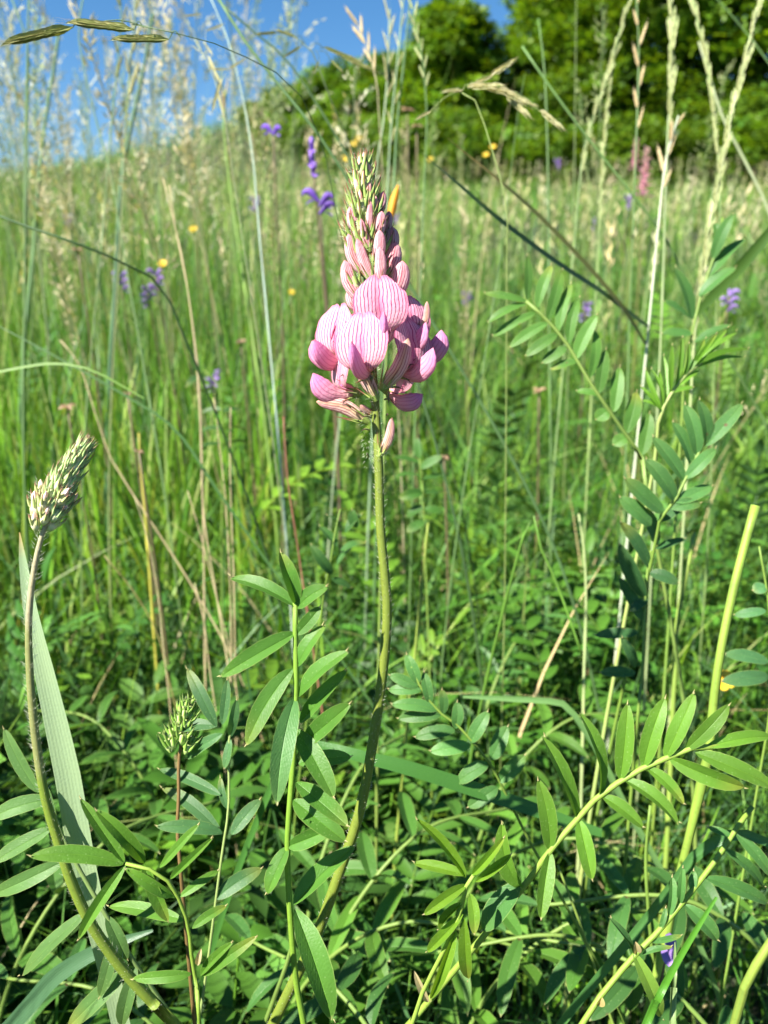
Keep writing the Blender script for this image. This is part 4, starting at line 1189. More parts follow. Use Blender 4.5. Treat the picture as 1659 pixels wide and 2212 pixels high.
# ------------------------------------------------------------------ compound leaves
LG = V(.080, .195, .024); LY = V(.13, .26, .022); LB = V(.085, .18, .05); LD = V(.035, .105, .030)
def rachis_depth(rp, u, v):
    """depth of the point of the rachis nearest to (u, v)"""
    r = catmull(rp, 50)
    i = np.argmin((r[:, 0] - u) ** 2 + (r[:, 1] - v) ** 2)
    return r[i]
def compound(label, rp, leaflets, wst, col=LG, m=None, root=True, var=.10, face=.55, fold=.45, tilt=.35, name='sainfoin_leaf', cat='leaf', stcol=(.16, .27, .045), dz=None, arch=.05, group=None, sheath=None, wide=1.0):
    """rp: rachis (u,v,depth) tip first; leaflets: (base u,v, tip u,v, width[, kw])"""
    w = rooted(rp) if root else [P(*p) for p in rp]
    w = w[::-1]
    t = thing(name, label, cat, w[0] + V(0, 0, .003), group)
    r = px(wst, rp[-1][2]) / 2
    mb = MB(); c = catmull(w, 50)
    tube(mb, c, np.linspace(r, r * .55, 51), 10, stcol, ridges=.06)
    part('rachis', mb, M_STEM, t)
    for q in leaflets:
        bu, bv, tu, tv, wd = q[:5]
        kw = q[5] if len(q) > 5 else {}
        d0 = rachis_depth(rp, bu, bv)[2] + kw.get('d', 0)
        Lpx = math.hypot(tu - bu, tv - bv)
        dd = kw.get('tip', random.uniform(-tilt, tilt)) * Lpx / FPX * d0
        B, T = P(bu, bv, d0), P(tu, tv, d0 + dd)
        nv = nrm(-FWD * face + V(0, 0, .55) + rng.normal(0, .17, 3)) if 'n' not in kw else nrm(V(*kw['n']))
        f_ = kw.get('fold', fold * random.uniform(.55, 1.35))
        v, f, uv = leaf_shape(B, T, px(wd, d0) * .92 * wide, nv, f_, kw.get('arch', arch + random.uniform(-.04, .05)), sway=random.gauss(0, .025), asym=random.gauss(0, .18))
        cc = np.array(kw.get('col', col)) * math.exp(random.gauss(0, var))
        ty = np.clip((uv[:, 1:2] - .62) / .38, 0, 1) * (random.uniform(.2, .7) if random.random() < .25 else .08)
        cc = cc[None, :] * np.exp(rng.normal(0, .05, (len(v), 1))) * (1 - ty) + np.array((.26, .27, .05)) * ty
        mb = MB(); mb.add(v, f, uv, cc)
        pt = nrm(T - B)                                    # short pointed tip
        tube(mb, [T - pt * .0004, T + pt * px(wd, d0) * .10 + V(0, 0, .0003)], [.00022, .00004], 4, (.45, .42, .22), caps=False)
        part('leaflet', mb, m or M_LEAF, t)
    if sheath:
        for a, b, wd, cl in sheath:
            A, B = P(*a), P(*b)
            v, f, uv = leaf_shape(A, B, px(wd, a[2]), -FWD, .7, .05)
            mb = MB(); mb.add(v, f, uv, cl); part('stipule', mb, M_YOUNG, t)
    return t

d1 = .200
compound('upright compound leaf just left of the main stem, sharply in focus', [(638, 1300, d1), (638, 1380, d1), (640, 1450, d1), (638, 1560, d1), (634, 1640, d1), (625, 1750, d1), (621, 1850, .202), (628, 1990, .204), (640, 2120, .207), (660, 2230, .21)], [
    (640, 1310, 495, 1242, 42, dict(tip=.2)), (640, 1306, 606, 1190, 42, dict(fold=.7)), (642, 1313, 707, 1265, 40), (641, 1370, 692, 1310, 34), (637, 1368, 472, 1462, 46, dict(tip=-.15)),
    (643, 1440, 698, 1348, 40), (645, 1505, 750, 1404, 48, dict(tip=-.3)), (632, 1445, 530, 1612, 50, dict(tip=-.2)), (648, 1562, 747, 1445, 44, dict(d=.004)), (655, 1605, 757, 1519, 50, dict(tip=-.3)),
    (637, 1508, 600, 1738, 54, dict(tip=-.45, col=(.075, .185, .055))), (641, 1575, 722, 1724, 52, dict(tip=-.45)), (645, 1650, 760, 1634, 40, dict(d=.004)), (640, 1690, 752, 1785, 52, dict(tip=-.4)), (634, 1728, 748, 1818, 52, dict(tip=-.35)),
    (622, 1828, 722, 1788, 42, dict(tip=-.2)), (621, 1830, 574, 1932, 42, dict(tip=-.3)), (635, 1955, 768, 1826, 52, dict(tip=.2)), (638, 1965, 722, 2205, 66, dict(tip=-.3, fold=.5))], 19, V(.070, .185, .026), stcol=(.17, .32, .035))

d2 = .205
compound('arching compound leaf at the lower right with two neat rows of leaflets', [(1560, 1612, .198), (1480, 1618, .199), (1435, 1640, .20), (1389, 1659, .201), (1296, 1718, .203), (1240, 1778, d2), (1188, 1838, d2), (1126, 1922, .208), (1050, 2015, .212), (970, 2110, .216), (895, 2200, .220)], [
    (1188, 1836, 1162, 1683, 42, dict(tip=-.1)), (1247, 1766, 1176, 1588, 46, dict(tip=-.1)), (1296, 1718, 1262, 1538, 44, dict(tip=-.1)), (1340, 1684, 1356, 1518, 44, dict(tip=-.05)), (1390, 1657, 1438, 1506, 45, dict(tip=-.05)),
    (1438, 1638, 1499, 1495, 42, dict(tip=-.05)), (1482, 1619, 1577, 1522, 38), (1525, 1614, 1672, 1588, 34, dict(fold=.5)), (1189, 1840, 1169, 1987, 40, dict(fold=.55, tip=-.3)), (1250, 1770, 1280, 1903, 42, dict(fold=.6, tip=-.3)),
    (1300, 1720, 1392, 1788, 36, dict(fold=.6, tip=-.3)), (1346, 1683, 1470, 1778, 40, dict(fold=.6, tip=-.3)), (1396, 1658, 1480, 1738, 32, dict(fold=.6, tip=-.3)), (1446, 1638, 1612, 1704, 44, dict(tip=-.2)), (1502, 1626, 1680, 1700, 44, dict(tip=-.2)),
    (1128, 1920, 1084, 1778, 46, dict(fold=.6, tip=-.2)), (1122, 1912, 1040, 2012, 58, dict(tip=-.1, col=(.045, .13, .03)))], 20, V(.095, .215, .024), stcol=(.21, .33, .05), fold=.42,  # the last leaflet lies in shade, which is put into its darker colour
    sheath=[((925, 2165, .216), (895, 2100, .213), 18, (.5, .42, .25))])

d3 = .198
compound('young compound leaf unfolding in a tuft, bottom centre', [(1030, 1880, d3), (1010, 1905, d3), (990, 1985, .2), (955, 2060, .203), (915, 2140, .207), (890, 2212, .21)], [
    (1005, 1896, 899, 1768, 30, dict(fold=.9)), (1006, 1891, 892, 1862, 30, dict(fold=.6)), (1008, 1912, 914, 1977, 32, dict(fold=.8)), (1020, 1890, 1090, 1808, 26, dict(fold=.9)), (1028, 1905, 1105, 1845, 26, dict(fold=.9)),
    (1000, 1975, 920, 2058, 30, dict(fold=.8)), (1000, 1950, 945, 2010, 26, dict(fold=.9)), (985, 2010, 930, 2165, 30, dict(fold=.8)), (1003, 1985, 1010, 2122, 34, dict(fold=.5)), (1015, 1930, 1025, 2020, 28)], 15, LY, M_YOUNG, stcol=(.24, .38, .06))

d4 = .262
compound('oval leaved vetch leaf lying behind the main stem, right of it, slightly out of focus', [(888, 1440, d4), (912, 1490, d4), (945, 1535, d4), (990, 1568, d4), (1035, 1620, d4), (1062, 1655, .265), (1090, 1710, .268), (1130, 1790, .272)], [
    (903, 1478, 878, 1412, 28), (903, 1484, 840, 1458, 26), (910, 1492, 838, 1488, 27), (930, 1520, 916, 1450, 26), (945, 1535, 845, 1520, 30), (952, 1545, 858, 1552, 28), (957, 1542, 955, 1488, 22),
    (984, 1574, 988, 1515, 28), (983, 1578, 895, 1592, 32), (1016, 1605, 1054, 1536, 34), (1016, 1610, 928, 1622, 34), (1060, 1640, 1098, 1568, 36), (1056, 1650, 985, 1690, 36), (1078, 1690, 1135, 1630, 36), (1075, 1700, 1010, 1745, 34)], 9, V(.066, .175, .045), name='vetch_leaf', fold=.2, face=.85, tilt=.12, wide=1.05)

c6 = lambda x, y, d: (.333 * x, 1659 + .333 * y, d)
def from6(l): return [(.333 * a, 1659 + .333 * b, .333 * c_, 1659 + .333 * e, .333 * w_, *r_) for a, b, c_, e, w_, *r_ in l]
d5 = .190
compound('forked bright leaf in the lower left crossing in front of the curved stem', [c6(815, 622, d5), c6(930, 645, d5), c6(1040, 690, d5), c6(1110, 765, .191), c6(1180, 890, .193), c6(1225, 1050, .195), c6(1242, 1210, .197), c6(1275, 1420, .20), c6(1290, 1600, .204)], from6([
    (805, 612, 518, 192, 95, dict(fold=.5)), (935, 615, 620, 270, 118, dict(fold=.7)), (800, 622, 186, 570, 128, dict(fold=.15)), (812, 632, 503, 1122, 92, dict(fold=.6)), (930, 632, 1092, 1003, 105, dict(fold=.5)),
    (1125, 830, 808, 655, 90), (1190, 990, 695, 895, 105, dict(fold=.15)), (1035, 645, 1292, 362, 62), (1105, 720, 1378, 450, 64, dict(fold=.8)), (1165, 835, 1422, 660, 66), (1245, 1040, 1472, 890, 72), (1300, 1345, 1508, 1128, 70),
    (1310, 1345, 1665, 1095, 85), (1240, 1335, 850, 1375, 84, dict(fold=.15))]), 13, V(.085, .205, .024), stcol=(.22, .36, .05), sheath=[((426, 2085, .197), (434, 2050, .196), 14, (.5, .40, .25))])
d6 = .225
compound('large grey green compound leaf behind the curved stem at the left edge', [c6(250, 60, d6), c6(330, 260, d6), c6(420, 480, d6), c6(560, 740, d6), c6(720, 1010, d6), c6(870, 1260, .228), c6(1130, 1640, .232)], from6([
    (330, 205, -80, 330, 125), (330, 395, -60, 620, 115), (420, 600, -70, 830, 120), (560, 940, 122, 1350, 125, dict(fold=.12)), (830, 1300, 420, 1700, 125), (250, 160, 20, -260, 100), (300, 120, 380, 560, 80), (690, 960, 830, 1250, 100), (760, 1060, 640, 1500, 100), (880, 1280, 780, 1700, 110)]), 15, LB, stcol=(.16, .26, .08), fold=.25, tilt=.2)
d7 = .232
compound('slender side shoot with blunt leaflets between the small green spike and the upright leaf', [(500, 1560, d7), (494, 1620, d7), (494, 1742, d7), (480, 1842, d7), (469, 1925, .233), (453, 2049, .236)], from6([
    (1430, 175, 1025, 5, 88), (1440, 432, 1042, 122, 98), (1440, 424, 1010, 375, 98), (1472, 265, 1428, 55, 52), (1500, 432, 1690, 200, 105), (1400, 850, 1700, 650, 115)]) + [
    (468, 1570, 402, 1442, 32), (480, 1565, 491, 1466, 24), (497, 1592, 512, 1510, 24), (468, 1568, 344, 1584, 34), (497, 1596, 484, 1662, 22), (480, 1585, 400, 1640, 30)], 9, V(.058, .150, .052), stcol=(.26, .36, .12), fold=.2)

c8 = lambda x, y, d: (1106 + .333 * x, 553 + .333 * y, d)
def from8(l, oy=553): return [(1106 + .333 * a, oy + .333 * b, 1106 + .333 * c_, oy + .333 * e, .333 * w_, *r_) for a, b, c_, e, w_, *r_ in l]
dr = .335
compound('blurred compound leaf arching to the upper left, right of the flower head', [c8(92, 293, dr), c8(160, 350, dr), c8(240, 430, dr), c8(320, 520, dr), c8(390, 620, dr), c8(470, 760, dr), c8(560, 900, dr), c8(690, 1090, .338), c8(840, 1310, .342), c8(870, 1500, .345)], from8([
    (100, 285, 100, -10, 52), (165, 335, 255, 50, 66), (232, 415, 330, 85, 66), (300, 492, 385, 172, 66), (368, 572, 440, 262, 66), (412, 672, 555, 375, 80), (510, 785, 542, 475, 62), (562, 892, 612, 600, 76), (660, 1012, 702, 715, 78), (742, 1152, 812, 875, 88), (842, 1292, 895, 1015, 84),
    (90, 292, -180, 235, 50), (90, 310, -160, 425, 56), (150, 370, -130, 515, 56), (232, 432, -15, 592, 62), (292, 508, 85, 645, 70), (352, 590, 195, 695, 70), (425, 682, 250, 732, 52), (560, 902, 415, 872, 46), (622, 1000, 545, 1062, 80), (742, 1172, 655, 1225, 80)]), 12, V(.075, .185, .034), stcol=(.17, .27, .06), face=.95, tilt=.14, fold=.22, wide=1.25)
dn = .320
compound('bright yellow green leaf still unfolding like a feather, right of centre', [c8(1230, 690, dn), c8(1170, 730, dn), c8(1100, 800, dn), c8(1040, 880, dn), c8(980, 990, dn), c8(950, 1080, .322), c8(930, 1300, .326), (1395, 1100, .33)], from8([
    (965, 985, 868, 730, 36), (975, 975, 905, 725, 34), (990, 960, 958, 745, 36), (1005, 930, 985, 640, 40), (1030, 885, 1040, 570, 42), (1060, 850, 1108, 520, 42), (1110, 790, 1150, 560, 42), (1140, 760, 1260, 530, 42), (1180, 710, 1330, 500, 42), (1200, 695, 1405, 460, 42), (1215, 695, 1460, 480, 44),
    (1180, 715, 1540, 595, 62), (1170, 735, 1515, 650, 56), (1060, 860, 1220, 735, 40), (1040, 885, 1180, 850, 44), (960, 1000, 835, 840, 36), (975, 1000, 840, 930, 34)]), 12, V(.12, .27, .028), M_YOUNG, fold=.7, stcol=(.3, .4, .12))
dm = .300
compound('large soft compound leaf leaning right with blue green leaflets, below the unfolding leaf', [c8(1300, 1130, dm), c8(1220, 1260, dm), c8(1160, 1380, dm), c8(1110, 1480, dm), c8(1050, 1600, dm), c8(960, 1720, .303), (1410, 1200, .308)], from8([
    (1118, 1455, 915, 1165, 112), (1165, 1355, 1045, 1070, 105), (1200, 1290, 1125, 955, 110), (1262, 1225, 1218, 925, 100), (1255, 1235, 1495, 950, 100), (1122, 1445, 1325, 1240, 88), (1060, 1585, 872, 1310, 122), (1062, 1600, 1305, 1490, 90), (985, 1665, 730, 1440, 130), (1030, 1640, 1230, 1600, 90), (900, 1750, 700, 1560, 110)]), 11, V(.062, .165, .045), fold=.2, tilt=.14, face=.9, wide=1.12)
dk = .31
c5 = lambda x, y, d: (1106 + .333 * x, 1106 + .333 * y, d)
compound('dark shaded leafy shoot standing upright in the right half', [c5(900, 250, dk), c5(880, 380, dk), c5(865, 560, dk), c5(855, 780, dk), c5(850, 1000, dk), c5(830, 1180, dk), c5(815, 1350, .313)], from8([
    (900, 365, 705, 60, 100), (862, 555, 695, 205, 112), (822, 778, 538, 795, 84), (882, 565, 768, 645, 72), (850, 705, 700, 420, 100), (802, 1045, 570, 1040, 84), (800, 1010, 715, 810, 80), (892, 395, 1085, 460, 95), (935, 240, 1125, 170, 66), (950, 210, 850, -30, 110), (960, 60, 1100, -40, 90)], 1106), 11, V(.036, .105, .034), fold=.2)  # the shoot's shade is put into its dark leaflet colour
compound('pair rows of pale leaflets cut off by the right edge', [(1640, 1180, .3), (1660, 1300, .3), (1668, 1440, .3), (1660, 1560, .3), (1640, 1680, .303)], [
    (1660, 1460, 1560, 1470, 38), (1660, 1430, 1566, 1412, 34), (1655, 1320, 1585, 1328, 24), (1655, 1268, 1626, 1276, 30), (1662, 1240, 1690, 1190, 30), (1665, 1380, 1710, 1330, 36), (1665, 1500, 1730, 1470, 36)], 8, V(.06, .16, .06), fold=.2)
compound('leaf of broad dark leaflets behind the thick rye spike', [(1562, 470, .4), (1548, 540, .4), (1520, 620, .4), (1500, 700, .4), (1480, 800, .402), (1470, 950, .405)], [
    (1495, 690, 1460, 575, 36), (1490, 685, 1435, 650, 32), (1560, 530, 1545, 480, 28), (1500, 740, 1580, 700, 26), (1510, 640, 1590, 575, 34), (1530, 600, 1610, 510, 32), (1540, 560, 1585, 460, 28), (1495, 720, 1430, 720, 30), (1480, 800, 1560, 770, 34)], 8, V(.06, .16, .04), fold=.25)
db = .215
c9 = lambda x, y, d: (1106 + .333 * x, 1659 + .333 * y, d)
compound('hairy diagonal shoot with young leaflets, bottom right corner', [c9(1560, 250, .225), c9(1450, 400, .224), c9(1360, 545, .222), c9(1250, 695, .22), c9(1080, 905, .218), c9(940, 1070, .216), c9(800, 1210, db), c9(640, 1400, db), c9(555, 1510, .214), c9(450, 1670, .214)], from8([
    (1252, 712, 1680, 880, 112), (1372, 525, 1650, 775, 84), (1452, 425, 1700, 720, 92), (1120, 885, 1345, 1125, 124), (845, 1215, 1042, 1155, 44), (900, 1130, 1105, 1085, 44), (960, 1050, 1000, 900, 40), (1020, 960, 1040, 700, 70), (1090, 880, 1110, 640, 60), (1170, 800, 1180, 660, 60),
    (785, 1190, 985, 1640, 112, dict(col=(.13, .24, .035), fold=.4)), (788, 1200, 640, 965, 62, dict(col=(.05, .14, .04))), (1420, 440, 1270, 380, 50)], 1659), 20, V(.065, .175, .045), stcol=(.19, .31, .04), sheath=[(c9(810, 1200, db), c9(802, 1130, .213), 20, (.5, .4, .22)), (c9(560, 1540, .214), c9(585, 1490, .213), 20, (.45, .36, .16))])
# small background leaves that can be told apart
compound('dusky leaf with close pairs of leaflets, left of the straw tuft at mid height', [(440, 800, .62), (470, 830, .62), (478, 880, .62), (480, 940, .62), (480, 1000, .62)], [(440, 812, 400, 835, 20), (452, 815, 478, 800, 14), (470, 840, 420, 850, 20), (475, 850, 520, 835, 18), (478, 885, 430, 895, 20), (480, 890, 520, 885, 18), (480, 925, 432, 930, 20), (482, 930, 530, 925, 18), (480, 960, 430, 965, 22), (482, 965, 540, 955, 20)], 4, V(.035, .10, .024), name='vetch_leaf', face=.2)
compound('pale leaf with blunt leaflets just left of the stem at mid height', [(735, 1100, .36), (722, 1160, .36), (715, 1210, .36), (700, 1280, .365), (690, 1360, .37)], [(735, 1130, 706, 1112, 22), (728, 1180, 690, 1135, 26), (735, 1190, 790, 1170, 26), (728, 1220, 760, 1180, 24), (718, 1240, 672, 1175, 28), (716, 1250, 760, 1270, 26), (705, 1280, 668, 1260, 24), (770, 1140, 760, 1100, 26), (745, 1150, 782, 1110, 26)], 6, V(.045, .125, .03), fold=.2, face=.3)
compound('feathery leaf right of the stem behind the faded flowers, out of focus', [(905, 990, .5), (912, 1040, .5), (915, 1090, .5), (918, 1180, .5)], [(906, 1000, 850, 985, 24), (908, 1010, 955, 985, 22), (910, 1030, 850, 1030, 26), (911, 1035, 965, 1025, 24), (913, 1062, 862, 1075, 26), (914, 1065, 965, 1065, 24), (916, 1095, 875, 1115, 26), (916, 1100, 960, 1105, 24), (905, 990, 900, 945, 20), (917, 1125, 880, 1150, 24)], 5, V(.045, .13, .022), fold=.2, face=.25)

# low compound leaves in the half shade under the tall ones: three built, the rest copies
def low_leaf(col, n, Ls, w_):
    t = thing('sainfoin_leaf', 'half shaded compound leaf low among the plants under the pink flower', 'leaf', (0, 0, 0), 'compound leaves in the half shade near the ground')
    c = catmull([(0, 0, 0), (.004, .006, .055), (.018, .012, .105), (.05, .02, .135), (.09, .03, .13)], 40)
    mb = MB(); tube(mb, c, np.linspace(.0011, .0005, 41), 7, (.15, .25, .05)); part('rachis', mb, M_STEM, t)
    for k in range(n):
        i = 16 + int(23 * k / n)
        T = nrm(c[i + 1] - c[i]); sd = nrm(np.cross(T, V(0, 0, 1)))
        for s in (-1, 1):
            tip = c[i] + nrm(sd * s + T * .45 + V(0, 0, random.uniform(-.35, .3))) * Ls * random.uniform(.75, 1.1)
            v, f, uv = leaf_shape(c[i], tip, w_ * random.uniform(.85, 1.1), nrm(V(0, 0, 1) + rng.normal(0, .25, 3)), random.uniform(.2, .55), random.uniform(0, .12), sway=random.gauss(0, .04), asym=random.gauss(0, .2))
            mb = MB(); mb.add(v, f, uv, np.array(col) * math.exp(random.gauss(0, .12))); part('leaflet', mb, M_LEAF, t)
    v, f, uv = leaf_shape(c[-1], c[-1] + V(Ls * .9, 0, -.003), w_, V(0, 0, 1), .35)
    mb = MB(); mb.add(v, f, uv, col); part('leaflet', mb, M_LEAF, t)
    return t
LOW = [low_leaf(V(.060, .160, .026), 6, .023, .0058), low_leaf(V(.050, .140, .032), 7, .020, .0050), low_leaf(V(.072, .175, .022), 5, .025, .0060)]  # leaf colours darkened to carry the half shade
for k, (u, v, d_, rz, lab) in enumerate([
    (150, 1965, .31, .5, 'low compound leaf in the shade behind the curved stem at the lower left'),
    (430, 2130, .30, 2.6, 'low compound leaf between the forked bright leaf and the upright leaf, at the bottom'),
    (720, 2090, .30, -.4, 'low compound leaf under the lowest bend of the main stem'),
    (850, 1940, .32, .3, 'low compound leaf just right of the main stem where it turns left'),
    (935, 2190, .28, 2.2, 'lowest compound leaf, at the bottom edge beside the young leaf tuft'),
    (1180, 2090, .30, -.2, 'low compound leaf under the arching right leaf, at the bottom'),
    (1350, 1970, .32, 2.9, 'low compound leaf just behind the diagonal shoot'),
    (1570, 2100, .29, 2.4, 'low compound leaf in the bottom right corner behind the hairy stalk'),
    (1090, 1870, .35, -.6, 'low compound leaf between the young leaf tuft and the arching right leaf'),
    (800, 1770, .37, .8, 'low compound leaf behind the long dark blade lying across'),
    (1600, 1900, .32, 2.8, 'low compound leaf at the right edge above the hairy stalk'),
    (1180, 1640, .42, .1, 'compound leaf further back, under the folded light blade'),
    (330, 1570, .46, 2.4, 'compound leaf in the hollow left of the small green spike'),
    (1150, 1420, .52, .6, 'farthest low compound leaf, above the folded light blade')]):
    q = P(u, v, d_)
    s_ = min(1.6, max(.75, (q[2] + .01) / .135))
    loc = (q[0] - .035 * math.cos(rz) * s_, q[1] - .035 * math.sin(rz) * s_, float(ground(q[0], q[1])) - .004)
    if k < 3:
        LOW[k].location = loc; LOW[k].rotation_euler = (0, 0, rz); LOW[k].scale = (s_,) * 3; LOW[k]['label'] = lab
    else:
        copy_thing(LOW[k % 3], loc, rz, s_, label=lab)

# ------------------------------------------------------------------ broad blades and thick stalks
def blade(label, pts, widths, col, fold=.25, name='broad_grass', normal=None, group=None, twist=0, tipcol=None):
    w = rooted(pts)[::-1]
    c = catmull(w, 44)
    t = thing(name, label, 'grass blade', w[0] + V(0, 0, .003), group)
    mb = MB()
    ws = np.array([px(a, p[2]) for a, p in zip(widths, pts)])[::-1]
    ws = np.r_[[ws[0] * .8] * (len(w) - len(ws)), ws]
    cc = np.tile(np.array(col, float), (45 * 5, 1))
    if tipcol is not None: cc[-5:] = tipcol
    s = np.r_[0, np.cumsum(np.linalg.norm(np.diff(np.array(w), axis=0), axis=1))]
    ribbon(mb, c, np.interp(np.linspace(0, s[-1], 45), s, ws), normal if normal is not None else -FWD + V(-.15, 0, .3), fold, cc, nc=5, twist=twist)
    link('leaf_blade', mb.mesh('leaf_blade', base_of(t)), M_BLADE, t)
    return t
blade('broad pale blue green blade at the left edge behind the curved stem', [(42, 1150, .226), (52, 1230, .226), (70, 1340, .226), (98, 1460, .226), (126, 1580, .227), (150, 1690, .228), (168, 1800, .23), (195, 1930, .233), (235, 2090, .238), (262, 2212, .242)], [2, 20, 31, 42, 50, 55, 55, 50, 46, 40], (.27, .38, .22), .16, tipcol=(.42, .30, .12), twist=.25)
blade('long dark green blade lying across behind the main stem to the right', [(1300, 1800, .27), (1230, 1778, .27), (1120, 1738, .268), (1000, 1698, .265), (880, 1660, .262), (760, 1630, .262), (690, 1612, .265)], [18, 26, 32, 34, 32, 26, 20], (.05, .15, .03), .2, normal=V(0, -.6, .8))
blade('vivid narrow blade rising in the bottom right corner', [(1548, 1938, .19), (1500, 2015, .191), (1450, 2100, .193), (1405, 2190, .195), (1390, 2225, .196)], [6, 12, 15, 17, 17], (.07, .22, .02), .3)
blade('pale upright blade beside the vivid one in the bottom right corner', [(1458, 2035, .2), (1458, 2090, .2), (1455, 2150, .2), (1452, 2220, .2)], [2, 10, 13, 14], (.2, .3, .12), .2)
blade('folded light blade ending left of the arching right leaf', [(1000, 1505, .33), (1100, 1510, .33), (1215, 1520, .33), (1250, 1560, .33), (1290, 1620, .332), (1340, 1720, .335)], [6, 12, 14, 12, 14, 14], (.12, .24, .08), .3)
blade('broad blade with a bent back at the right edge below the straw stalk', [(1659, 1820, .24), (1600, 1800, .24), (1560, 1810, .24), (1500, 1850, .242), (1440, 1930, .245)], [18, 22, 24, 22, 20], (.06, .17, .045), .25)
blade('wide shaded blade in the bottom left corner', [(330, 2010, .26), (220, 2050, .26), (120, 2110, .262), (40, 2200, .265)], [6, 28, 36, 36], (.06, .14, .07), .15)
blade('long thin curved blade reaching in from the left edge', [(310, 860, .4), (200, 800, .4), (120, 785, .4), (40, 795, .4), (-40, 815, .4)], [3, 5, 6, 6, 6], (.14, .26, .05), .3)
blade('thin blade sloping through the left meadow towards the straw tuft', [(-10, 700, .45), (120, 770, .45), (280, 860, .45), (380, 930, .45), (470, 1060, .45), (560, 1190, .45)], [2, 4, 5, 6, 6, 5], (.06, .14, .04), .3)
culm('thick yellow green straw cut square at its top, right side', [(1632, 1092, .25), (1590, 1250, .25), (1558, 1400, .25), (1541, 1520, .252), (1532, 1620, .255), (1500, 1760, .26)], 22, (.21, .33, .05), taper=.85, name='cut_straw')
culm('yellow green stalk with a pale knot behind the dark shoot', [(1500, 1150, .42), (1485, 1230, .42), (1468, 1310, .42), (1462, 1350, .42), (1455, 1500, .42)], 12, (.2, .3, .05), taper=.8, name='cut_straw')
culm('pale grey green straw at mid height left of the dark shoot', [(1250, 1110, .45), (1262, 1190, .45), (1266, 1300, .45), (1262, 1450, .45)], 9, (.3, .38, .16), name='cut_straw')
culm('orange tipped stubble stalk in the right half', [(1258, 1418, .38), (1225, 1320, .38), (1190, 1230, .38), (1160, 1170, .38)], 10, (.10, .22, .03), name='cut_straw')
culm('yellowed upright stalk right of the main stem', [(925, 1130, .42), (918, 1200, .42), (908, 1300, .42), (898, 1400, .42)], 10, (.22, .3, .05), name='cut_straw')
culm('hairy stalk in the bottom right corner with a pale sheath', [(1700, 1990, .19), (1659, 2045, .19), (1610, 2130, .192), (1590, 2200, .194)], 20, (.19, .28, .045), name='cut_straw', taper=.9)
culm('stiff upright stalk behind the arching right leaf', [(1405, 1740, .29), (1395, 1850, .29), (1400, 1960, .29), (1408, 2050, .292)], 12, (.14, .24, .04), name='cut_straw')
culm('slanting stalk behind the arching right leaf, beside the upright one', [(1205, 1870, .28), (1240, 1960, .28), (1275, 2060, .282), (1310, 2170, .285)], 9, (.17, .26, .05), name='cut_straw')
culm('brown red thin stem standing left of the main stem at mid height', [(612, 900, .45), (622, 1040, .45), (640, 1160, .45), (650, 1230, .45)], 6, (.22, .10, .06), name='cut_straw')
culm('yellow stubble stalk beside the straw tuft at the left', [(300, 935, .55), (305, 1020, .55), (312, 1090, .55), (318, 1170, .55)], 9, (.34, .33, .05), name='cut_straw')
culm('thick olive stalk curving away at bottom centre behind the main stem', [(640, 2010, .25), (620, 2080, .25), (595, 2150, .25), (565, 2230, .252)], 18, (.12, .2, .04), name='cut_straw')

# ------------------------------------------------------------------ small flowers in the meadow
def hooded(mb, p, az, s, col):
    """one two lipped sage flower, curved hood and lower lip"""
    X = V(math.cos(az), math.sin(az), .25); X = nrm(X); Y = nrm(np.cross(V(0, 0, 1), X)); Z = np.cross(X, Y)
    q = lambda a, b, c_: p + s * (a * X + b * Y + c_ * Z)
    loft(mb, catmull([q(0, 0, 0), q(4, 0, 2.5), q(8, 0, 5), q(11.5, 0, 4), q(13, 0, .8)], 10), s * np.array([1.0, 1.2, 1.5, 1.7, 1.9, 2.0, 2.0, 1.8, 1.5, 1.0, .2]), s * np.array([1.0, 1.2, 1.4, 1.8, 2.2, 2.5, 2.4, 2.1, 1.6, 1.0, .2]), 8, lat=Y, col=col)
    v, f, uv = leaf_shape(q(3, 0, .5), q(9, 0, -4), 5.5 * s, X * .6 + Z, .3)
    mb.add(v, f, uv, np.array(col) * 1.25)
def sage(label, u, v, d, whorls, s=.001, col=(.16, .06, .50), group='purple meadow sage in the grass', hfl=1.0):
    p = P(u, v, d)
    g = V(p[0] + random.uniform(-.02, .02), p[1] + .02, 0); g[2] = float(ground(g[0], g[1])) - .004
    t = thing('meadow_sage', label, 'wildflower', g + V(0, 0, .003), group)
    mb = MB(); tube(mb, catmull([g, (g + p) / 2 + V(.008, 0, 0), p], 14), np.linspace(.0016, .0008, 15), 6, (.13, .10, .06))
    part('stem', mb, M_CULM, t)
    for k, (dv, n, a0) in enumerate(whorls):
        for j in range(n):
            mb = MB()
            hooded(mb, p - V(0, 0, dv * s), a0 + j * 1.9 + random.uniform(-.3, .3), s * hfl, np.array(col) * random.uniform(.75, 1.35))
            part('flower', mb, M_FLOWER, t)
    return t
sage('upright purple sage, two flowers stacked, left of the flower tip', 674, 330, .62, [(0, 1, -1.4), (9, 1, -1.8), (15, 1, -1.2)], .0011, (.25, .14, .55))
sage('purple sage with two drooping dark flowers, below the stacked one', 690, 436, .62, [(0, 1, 3.0), (3, 1, -.3), (8, 1, -.2)], .0011, (.15, .07, .42))
sage('small purple sage on the skyline, highest of the purple flowers', 590, 288, .75, [(0, 1, 3.2), (2, 1, -1)], .0009, (.16, .07, .5))
